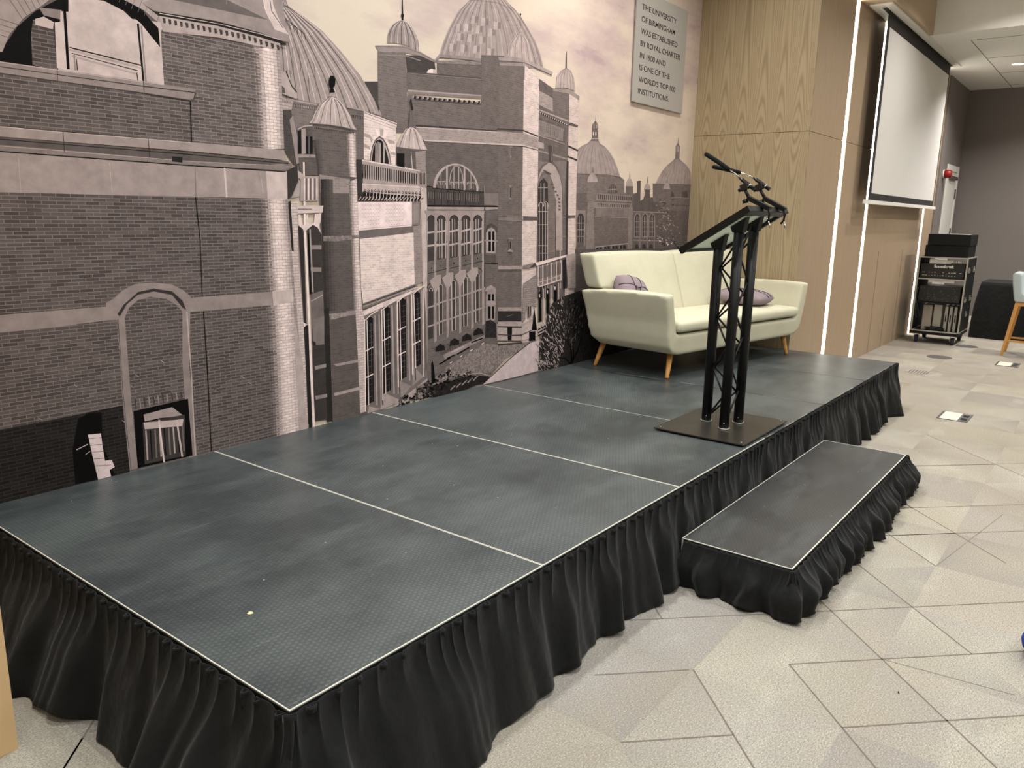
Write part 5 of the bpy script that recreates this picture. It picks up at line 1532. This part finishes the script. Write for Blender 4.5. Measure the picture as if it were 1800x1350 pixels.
# ------------------------------------------------------------------ gooseneck microphones clamped to the lectern edge
def mic(x, label, tip, ws, gn, hb, cl_top):
    m = thing('gooseneck_microphone', label, 'microphone', (x, 0, 0), group='microphones clamped to the lectern')
    V3 = lambda p, dx=0: Vector((dx, p[0], p[1]))
    T_, Wn, Gn, Hb = (V3(p) for p in (tip, ws, gn, hb))
    bm = BM(); d = (Wn - T_).normalized(); tube(bm, [T_, T_ + d * 0.006, T_.lerp(Wn, 0.5) + Vector((0, 0, 0.002)), Wn - d * 0.01, Wn], [0.0095, 0.0115, 0.012, 0.0115, 0.008], 18); obj('windscreen', bm, M['foam'], m)
    bm = BM(); mid = Wn.lerp(Gn, 0.5) + Vector((0, 0.0, 0.004)); tube(bm, [Wn - d * 0.02, Wn, mid, Gn], 0.0032, 12); obj('gooseneck', bm, M['chrome'], m)
    e = (Hb - Gn).normalized(); bm = BM(); tube(bm, [Gn - e * 0.004, Gn + e * 0.02, Hb - e * 0.03, Hb], [0.005, 0.010, 0.011, 0.0105], 18); obj('body', bm, M['black_gloss'], m)
    bm = BM(); tube(bm, [Hb - e * 0.032, Hb - e * 0.026], 0.0115, 18); obj('ring', bm, M['chrome'], m)
    J = Gn.lerp(Hb, 0.45) + Vector((0, 0.006, -0.028)); bm = BM()
    obox(bm, J + Vector((0, 0, 0.006)), (0.012, 0.02, 0.018), Matrix.Rotation(R(-25), 3, 'X')); tube(bm, [J + Vector((0, 0.012, -0.004)), J + Vector((0, 0.032, -0.012))], 0.010, 12)
    obj('clip', bm, M['black_gloss'], m, bevel=0.003)
    P0 = V3(cl_top); bm = BM(); tube(bm, [J, J.lerp(P0, 0.5), P0], [0.009, 0.0085, 0.0095], 14); obj('post', bm, M['black_metal'], m)
    E = Vector((0, -1.915, 1.622)); bm = BM()
    dd = (E - P0).normalized(); ln = (E - P0).length
    ang = math.atan2(dd.z, dd.y)
    obox(bm, P0 + dd * ln * 0.5, (0.017, ln / 2 + 0.008, 0.012), Matrix.Rotation(ang, 3, 'X')); obj('clamp_arm', bm, M['black_metal'], m, bevel=0.003)
    bm = BM(); tube(bm, [P0 + Vector((0, 0.008, -0.012)), P0 + Vector((0, 0.032, -0.018))], 0.011, 14); obj('knob', bm, M['black_gloss'], m)
    bm = BM(); tube(bm, [E, E + Vector((0, -0.006, -0.03)), E + Vector((0, -0.003, -0.062)), E + Vector((0, 0.012, -0.078))], 0.006, 10); obj('clamp_jaw', bm, M['black_metal'], m)
    bm = BM(); tube(bm, [E + Vector((0, 0.006, -0.045)), E + Vector((0, -0.012, -0.085)), E + Vector((0, -0.016, -0.10))], [0.0035, 0.004, 0.006], 10); obj('clamp_screw', bm, M['chrome'], m)
    return m
Z = HS
mic(3.10, 'black gooseneck microphone on the nearer lectern clamp, its foam tip raised higher', (-1.543, 1.505 + Z), (-1.688, 1.417 + Z), (-1.745, 1.376 + Z), (-1.827, 1.320 + Z), (-1.806, 1.272 + Z))
mic(3.33, 'black gooseneck microphone on the farther lectern clamp, its foam tip nearly level', (-1.488, 1.452 + Z), (-1.655, 1.415 + Z), (-1.732, 1.387 + Z), (-1.827, 1.325 + Z), (-1.806, 1.276 + Z))

# ------------------------------------------------------------------ wheeled rack case at the far end
rk = thing('rack_trolley', 'open black flight-case rack on castors with aluminium edges at the end of the oak wall', 'equipment rack', (10.5, -1.83, 0))
RW, RD, RB, RT = 0.57, 0.72, 0.165, 1.12       # width along y, depth along x, bottom, top
for x in (0.09, RD - 0.09):
    for y in (0.07, RW - 0.07):
        c = thing('castor', '', '', (x, y, 0)); del c['label']; del c['category']; c.parent = rk
        bm = BM(); tube(bm, [(0.0, -0.02, 0.05), (0.0, 0.02, 0.05)], 0.05, 24); w_ = obj('wheel', bm, M['rubber'], c, bevel=0.006)
        bm = BM(); box(bm, -0.02, 0.02, -0.032, -0.026, 0.04, 0.115); box(bm, -0.02, 0.02, 0.026, 0.032, 0.04, 0.115); box(bm, -0.035, 0.035, -0.035, 0.035, 0.113, 0.122); obj('fork', bm, M['chrome'], c)
bm = BM(); box(bm, 0, RD, 0, RW, 0.122, RB); obj('base_board', bm, M['black_matt'], rk)
bm = BM(); box(bm, 0.0, RD, 0, 0.014, RB, RT); obj('side_panel', bm, M['black_matt'], rk)
bm = BM(); box(bm, 0.0, RD, RW - 0.014, RW, RB, RT); obj('side_panel', bm, M['black_matt'], rk)
bm = BM(); box(bm, 0, RD, 0, RW, RT, RT + 0.012); obj('top_panel', bm, M['black_matt'], rk)
e = 0.011; bm = BM()
for y in (-0.002, RW - 0.016):
    for x in (-0.003, RD - 0.017): box(bm, x, x + 0.02, y, y + 0.018, RB, RT + 0.014)
for x in (-0.003, RD - 0.017):
    for z in (RB - 0.006, RT + 0.0): box(bm, x, x + 0.02, 0.016, RW - 0.016, z, z + 0.016)
for y in (-0.002, RW - 0.016):
    for z in (RB - 0.006, RT + 0.0): box(bm, 0.017, RD - 0.017, y, y + 0.018, z, z + 0.016)
obj('edge_profile', bm, M['alu'], rk, bevel=0.002)
bm = BM(); box(bm, 0.02, 0.5, 0.016, RW - 0.016, 0.845, 0.857); box(bm, -0.003, 0.02, 0.016, RW - 0.016, 0.842, 0.858); obj('shelf', bm, M['alu'], rk)
bm = BM(); box(bm, 0.02, 0.55, 0.016, RW - 0.016, 0.535, 0.55); obj('shelf', bm, M['black_matt'], rk)
for z in (0.36, 0.56, 0.94):
    for x in ((0.06, 0.45) if z > 0.5 else (0.3,)):
        bm = BM(); box(bm, x, x + 0.10, -0.014, 0.0, z, z + 0.07); box(bm, x + 0.03, x + 0.07, -0.022, -0.014, z + 0.01, z + 0.045); obj('latch', bm, M['chrome'], rk, bevel=0.003)
def rbox(name, label, cat, x0, x1, y0, y1, z0, z1, mat, group=None, bevel=0.004):
    bm = BM(); box(bm, x0 - (x0 + x1) / 2, x1 - (x0 + x1) / 2, y0 - (y0 + y1) / 2, y1 - (y0 + y1) / 2, 0, z1 - z0)
    o = obj(name, bm, mat, bevel=bevel); o.location = (10.5 + (x0 + x1) / 2, -1.83 + (y0 + y1) / 2, z0)
    return tag(o, label, cat, group) if label else o
# mixer with lettering, tilted jack bay above
mx = thing('audio_mixer', 'black rack-mounted audio mixer with white brand lettering, below the top of the wheeled rack', 'audio mixer', (10.5 + 0.02, -1.83 + 0.03, 0.862))
bm = BM(); box(bm, 0, 0.40, 0, RW - 0.06, 0.0, 0.185); obj('chassis', bm, M['black_gloss'], mx, bevel=0.004)
text_mesh('lettering', 'Soundcraft', 0.052, (-0.001, 0.355, 0.135), (R(90), 0, R(-90)), M['paper'], mx, xs=1.0, extrude=0.001, bold=0.0012)
bm = BM(); random.seed(2)
for r in range(2):
    for k in range(14):
        if random.random() < 0.75: box(bm, -0.003, 0.0, 0.03 + k * 0.033, 0.03 + k * 0.033 + random.uniform(0.008, 0.026), 0.03 + r * 0.04, 0.034 + r * 0.04 + random.uniform(0, 0.008))
obj('panel_marks', bm, M['alu'], mx)
bm = BM(); box(bm, 0.03, 0.06, 0.13, 0.33, 0.187, 0.235); box(bm, 0.028, 0.06, 0.33, 0.42, 0.187, 0.24); obj('scribble_strip', bm, M['paper'], mx)
for k in range(7):
    bm = BM(); tube(bm, [(0.01, 0.05 + k * 0.018, 0.188), (-0.002, 0.05 + k * 0.018, 0.225)], 0.006, 8); obj('cable_plug', bm, M['chrome'], mx)
bm = BM(); box(bm, 0.01, 0.012, 0.10, 0.40, -0.055, -0.022); obj('hanging_label_strip', bm, M['paper'], mx)
o = rbox('patch_unit', 'black equipment unit covered in knobs on the middle shelf of the wheeled rack', 'audio unit', 0.03, 0.45, 0.04, RW - 0.04, 0.552, 0.76, M['black_gloss'])
bm = BM(); random.seed(6)
for k in range(70):
    y = random.uniform(-0.22, 0.22); z = random.uniform(0.02, 0.19); tube(bm, [(-0.211, y, z), (-0.222, y, z)], random.uniform(0.003, 0.008), 8)
obj('knobs', bm, M['trim_grey'], o)['kind'] = 'stuff'
rbox('binder', 'wide pale grey box file leaning at the left in the bottom of the wheeled rack', 'file box', 0.14, 0.42, 0.36, 0.47, RB + 0.001, 0.50, M['greybox'])
rbox('metal_plate_box', 'broad pale metal panel standing in the middle of the bottom of the wheeled rack', 'panel', 0.16, 0.44, 0.245, 0.345, RB + 0.001, 0.51, M['alu'])
for k, y in enumerate((0.17, 0.115, 0.06)):
    o = rbox('document_case', ('slim silver case standing in the bottom of the wheeled rack, ' + ('leftmost', 'middle', 'rightmost')[k] + ' of three'), 'case', 0.12, 0.42, y, y + 0.036, RB + 0.001, 0.50, M['alu'], 'slim silver cases in the rack')
    bm = BM(); box(bm, -0.158, -0.150, -0.006, 0.006, 0.13, 0.22); obj('handle', bm, M['black_metal'], o)
bm = BM(); pts = []
for i in range(90):
    a = i * 0.45; r_ = 0.05 + 0.02 * math.sin(i * 0.7); pts.append((0.1 + r_ * math.cos(a), 0.3 + r_ * 1.7 * math.sin(a), 0.008 + 0.0005 * i))
tube(bm, pts, 0.0055, 6); o = obj('cable', bm, M['black_gloss']); o.location = (10.5 - 0.02, -1.83, RB + 0.003); tag(o, 'loosely coiled black cable lying on the bottom board of the wheeled rack', 'cable')
bm = BM(); tube(bm, [(0.03, RW - 0.03, 0.74), (0.01, RW - 0.022, 0.66), (0.02, RW - 0.03, 0.54), (0.02, RW - 0.06, 0.42), (0.02, RW - 0.09, 0.36), (0.02, RW - 0.05, 0.33), (0.02, RW - 0.03, 0.40), (0.02, RW - 0.03, 0.52)], 0.007, 8)
o = obj('cable', bm, M['black_gloss']); o.location = (10.5, -1.83, 0); tag(o, 'black cable loop hanging at the left inside the wheeled rack', 'cable')
rbox('equipment_case', 'flat black equipment case on top of the wheeled rack, lower of two', 'equipment case', 0.05, 0.62, 0.02, 0.52, RT + 0.017, RT + 0.165, M['black_matt'], 'flat black cases on the rack')
rbox('equipment_case', 'flat black equipment case on top of the wheeled rack, upper of two', 'equipment case', 0.04, 0.62, 0.01, 0.50, RT + 0.167, RT + 0.305, M['black_matt'], 'flat black cases on the rack')
rbox('paper_sheet', 'white sheet of paper lying on the topmost black case', 'paper', 0.1, 0.4, 0.06, 0.28, RT + 0.3055, RT + 0.310, M['paper'], bevel=0)

# ------------------------------------------------------------------ table under a black cloth
tb = thing('covered_table', 'rectangular table hidden under a floor-length black cloth by the dark far wall', 'table', (12.05, -2.7, 0))
bm = BM(); box(bm, -0.36, 0.36, -0.82, 0.82, 0.73, 0.765); obj('table_top', bm, M['black_matt'], tb)
for x in (-0.3, 0.3):
    for y in (-0.7, 0.7):
        bm = BM(); tube(bm, [(x, y, 0), (x, y, 0.73)], 0.015, 12); obj('leg', bm, M['alu'], tb)
bm = BM(); n1 = smooth_noise(91); ring_prev = None; NZ = 14; per = []
def rr(t):      # rounded rectangle perimeter
    w, d, r_ = 0.365, 0.825, 0.02
    L_ = [2 * d, 2 * w, 2 * d, 2 * w]; s = t * sum(L_); c = [(-w, d), (-w, -d), (w, -d), (w, d)]; nn = [(-1, 0), (0, -1), (1, 0), (0, 1)]
    for i in range(4):
        if s <= L_[i] or i == 3:
            f = s / L_[i]; a, b = c[i], c[(i + 1) % 4]
            k = min(f, 1 - f); near = max(0, 1 - k * L_[i] / 0.12); o_ = nn[i - 1] if f < 0.5 else nn[(i + 1) % 4]
            nx, ny = nn[i][0] + near * o_[0] * 0.8, nn[i][1] + near * o_[1] * 0.8
            return a[0] + (b[0] - a[0]) * f, a[1] + (b[1] - a[1]) * f, nx, ny, s
        s -= L_[i]
NP = 240; cols = []
for i in range(NP):
    x, y, nx, ny, s = rr(i / NP); col = []
    for j in range(NZ + 1):
        t = j / NZ; o_ = 0.012 + 0.085 * t ** 0.8 + 0.02 * t * n1(i / NP * 37) + (0.015 * math.sin(math.pi * t))
        col.append(bm.verts.new((x + nx * o_, y + ny * o_, 0.772 * (1 - t) + 0.006)))
    cols.append(col)
for i in range(NP):
    a, b = cols[i], cols[(i + 1) % NP]
    for j in range(NZ): bm.faces.new((a[j], a[j + 1], b[j + 1], b[j])).smooth = True
bm.faces.new([c[0] for c in cols])
cl = obj('tablecloth', bm, M['cloth']); cl.location = (12.05, -2.7, 0); tag(cl, 'floor-length black cloth draped over the table by the dark far wall', 'tablecloth')

# ------------------------------------------------------------------ counter-height chair at the right edge
ch = thing('bar_chair', 'light grey-blue upholstered low bar chair on tapered wooden legs at the right edge', 'chair', (10.11, -2.37, 0))
# x along the picture depth, seat opens towards -y
bm = BM()
prof = [(-0.20, 0.66), (-0.165, 0.66), (-0.16, 0.68), (-0.72, 0.68), (-0.735, 0.70), (-0.735, 0.75), (-0.72, 0.765), (-0.27, 0.765), (-0.235, 0.80), (-0.205, 0.99), (-0.175, 1.02), (-0.12, 1.015), (-0.098, 0.985), (-0.11, 0.86), (-0.145, 0.70)]
prof = [(-0.20, 0.655), (-0.66, 0.655), (-0.68, 0.675), (-0.68, 0.73), (-0.66, 0.75), (-0.255, 0.75), (-0.225, 0.775), (-0.20, 0.97), (-0.175, 1.00), (-0.125, 1.005), (-0.10, 0.98), (-0.115, 0.86), (-0.15, 0.68), (-0.17, 0.657)]
prof = [(y + 0.105, z) for y, z in prof]
prism(bm, prof, 'x', 0.0, 0.42)
o = obj('seat_shell', bm, M['bluegrey'], ch, bevel=0.02, segs=4, angle=60); 
for p in o.data.polygons: p.use_smooth = True
def sqbar(bm, p, q, a, b):
    p, q = Vector(p), Vector(q); d = (q - p).normalized(); u = Vector((1, 0, 0)); v = d.cross(u).normalized(); u = v.cross(d)
    r = []
    for c, h in ((p, a), (q, b)):
        r.append([bm.verts.new(c + u * h * i + v * h * j) for i, j in ((-1, -1), (1, -1), (1, 1), (-1, 1))])
    for k in range(4): bm.faces.new((r[0][k], r[0][(k + 1) % 4], r[1][(k + 1) % 4], r[1][k]))
    bm.faces.new(r[0][::-1]); bm.faces.new(r[1])
for x in (0.02, 0.40):
    for y0, y1 in ((0.0, -0.085), (-0.63, -0.53)):
        bm = BM(); sqbar(bm, (x, y0, 0), (0.21 + (x - 0.21) * 0.9, y1, 0.652), 0.013, 0.022); obj('leg', bm, M['legwood'], ch, bevel=0.002)
bm = BM(); 
for x in (0.04, 0.38): sqbar(bm, (x, -0.085, 0.63), (x, -0.53, 0.63), 0.02, 0.02)
obj('seat_rail', bm, M['legwood'], ch, bevel=0.002)
bm = BM()
for x in (0.03, 0.39): sqbar(bm, (x, -0.028, 0.185), (x, -0.60, 0.185), 0.011, 0.011)
sqbar(bm, (0.03, -0.60, 0.185), (0.39, -0.60, 0.185), 0.011, 0.011); obj('foot_rail', bm, M['legwood'], ch, bevel=0.002)

# ------------------------------------------------------------------ fittings set in the carpet
def floor_box(x, y, label):
    t = thing('floor_socket_box', label, 'floor socket', (x, y, 0), group='socket boxes set in the carpet')
    bm = BM(); box(bm, 0, 0.32, 0, 0.225, 0.0004, 0.003); obj('rim', bm, M['trim_grey'], t)
    bm = BM(); box(bm, 0.012, 0.308, 0.075, 0.205, 0.003, 0.0042); obj('lid', bm, M['carpetlid'], t)
    bm = BM(); box(bm, 0.008, 0.312, 0.006, 0.07, 0.003, 0.0045); obj('socket_plate', bm, M['plate'], t)
    bm = BM(); box(bm, 0.05, 0.13, 0.015, 0.06, 0.0045, 0.006); obj('cable_flap', bm, M['black_matt'], t)
    bm = BM(); box(bm, 0.17, 0.25, 0.015, 0.06, 0.0045, 0.006); obj('cable_flap', bm, M['black_matt'], t)
M['palegrille'] = simple('pale_grille', (158, 150, 140), 0.9)
M['carpetlid'] = simple('carpet_lid', (222, 214, 200), 0.95, 0, 0.1, 0.05, 200)
floor_box(6.07, -2.592, 'rectangular grey-rimmed floor socket box in the carpet beside the far end of the stage')
floor_box(9.28, -2.625, 'rectangular floor socket box in the carpet in front of the bar chair')
for (x, y, r_, lab) in ((9.42, -1.815, 0.135, 'round grey grille in the carpet between the stage and the wheeled rack'), (10.62, -1.93, 0.13, 'round grey grille in the carpet at the foot of the wheeled rack'), (8.2, -1.83, 0.13, 'pale round grille in the carpet just behind the far stage corner')):
    t = thing('floor_grille', lab, 'floor grille', (x, y, 0), group='round grilles set in the carpet')
    bm = BM(); disc(bm, (0, 0, 0.0004), r_, 0.0026, 48); obj('plate', bm, M['plate'] if x > 9 else M['palegrille'], t)
    bm = BM()
    for k in range(-3, 4): box(bm, -r_ * 0.75, r_ * 0.75, k * r_ * 0.22 - 0.005, k * r_ * 0.22 + 0.005, 0.003, 0.0038)
    obj('slots', bm, M['trim_grey'], t)

# ------------------------------------------------------------------ small wall devices
al = thing('fire_alarm_sounder', 'red round fire alarm sounder on the dark wall left of the white door', 'alarm', (12.28, -1.1, 2.27))
bm = BM(); tube(bm, [(0, -0.001, 0), (0, -0.02, 0)], 0.062, 28); obj('back_plate', bm, M['white'], al)
bm = BM(); tube(bm, [(0, -0.02, 0), (0, -0.045, 0), (0, -0.10, 0), (0, -0.115, 0)], [0.056, 0.060, 0.056, 0.04], 28); obj('sounder', bm, M['red'], al)
sw = thing('switch_plate', 'square metal switch plate on the dark wall beside the white door', 'switch', (12.36, -1.1, 1.36))
bm = BM(); box(bm, -0.07, 0.07, -0.012, -0.001, -0.045, 0.045); obj('plate', bm, M['alu'], sw, bevel=0.002)
bm = BM(); box(bm, -0.02, 0.02, -0.016, -0.012, -0.02, 0.02); obj('rocker', bm, M['plate'], sw)

# ------------------------------------------------------------------ small things on the ground
bm = BM()
pts = [(0, 0.006), (0.005, 0.009), (0.009, 0.005), (0.008, -0.003), (0.002, -0.009), (-0.005, -0.005), (-0.008, 0.002), (-0.005, 0.008)]
prism(bm, pts, 'z', 0, 0.0012)
o = obj('confetti_petal', bm, M['confetti']); o.location = (CONF[0], CONF[1], HS + 0.0002); o.rotation_euler = (0, 0, 0.4); tag(o, 'tiny cream petal lying on the nearest stage platform', 'confetti')
bm = BM(); tube(bm, [(0, 0, 0.002), (0.006, 0.004, 0.003), (0.014, 0.005, 0.002)], [0.001, 0.002, 0.001], 8)
o = obj('lint_scrap', bm, M['black_matt']); o.location = (1.70, -3.02, 0.001); tag(o, 'tiny dark scrap lying on the carpet at the lower right', 'lint')
# blue cloth holdall, only its edge reaches into view at the right
bg = thing('cloth_bag', 'blue cloth bag on the carpet, cut off by the right edge', 'bag', (2.33, -3.50, 0), (0, 0, R(-48)))
bm = BM(); NU, NVv = 20, 10
rings = []
for j in range(NVv + 1):
    t = j / NVv; a = -math.pi / 2 + math.pi * t; ring = []
    for k in range(NU):
        b = 2 * math.pi * k / NU; cx, cy = math.cos(b), math.sin(b)
        cx = math.copysign(abs(cx) ** 0.6, cx); cy = math.copysign(abs(cy) ** 0.6, cy); rr_ = max(0.02, math.cos(a)) ** 0.45
        ring.append(bm.verts.new((0.20 * cx * rr_, 0.125 * cy * rr_, 0.062 + 0.06 * math.sin(a))))
    rings.append(ring)
for a, b in zip(rings, rings[1:]):
    for k in range(NU): bm.faces.new((a[k], a[(k + 1) % NU], b[(k + 1) % NU], b[k]))
bm.faces.new(rings[0][::-1]); bm.faces.new(rings[-1]); obj('body', bm, M['navy'], bg, smooth=True)
bm = BM(); tube(bm, [(-0.09, 0.0, 0.118), (-0.08, 0.02, 0.16), (0.0, 0.03, 0.185), (0.08, 0.02, 0.16), (0.09, 0.0, 0.118)], 0.008, 8); obj('handle', bm, M['navy'], bg)
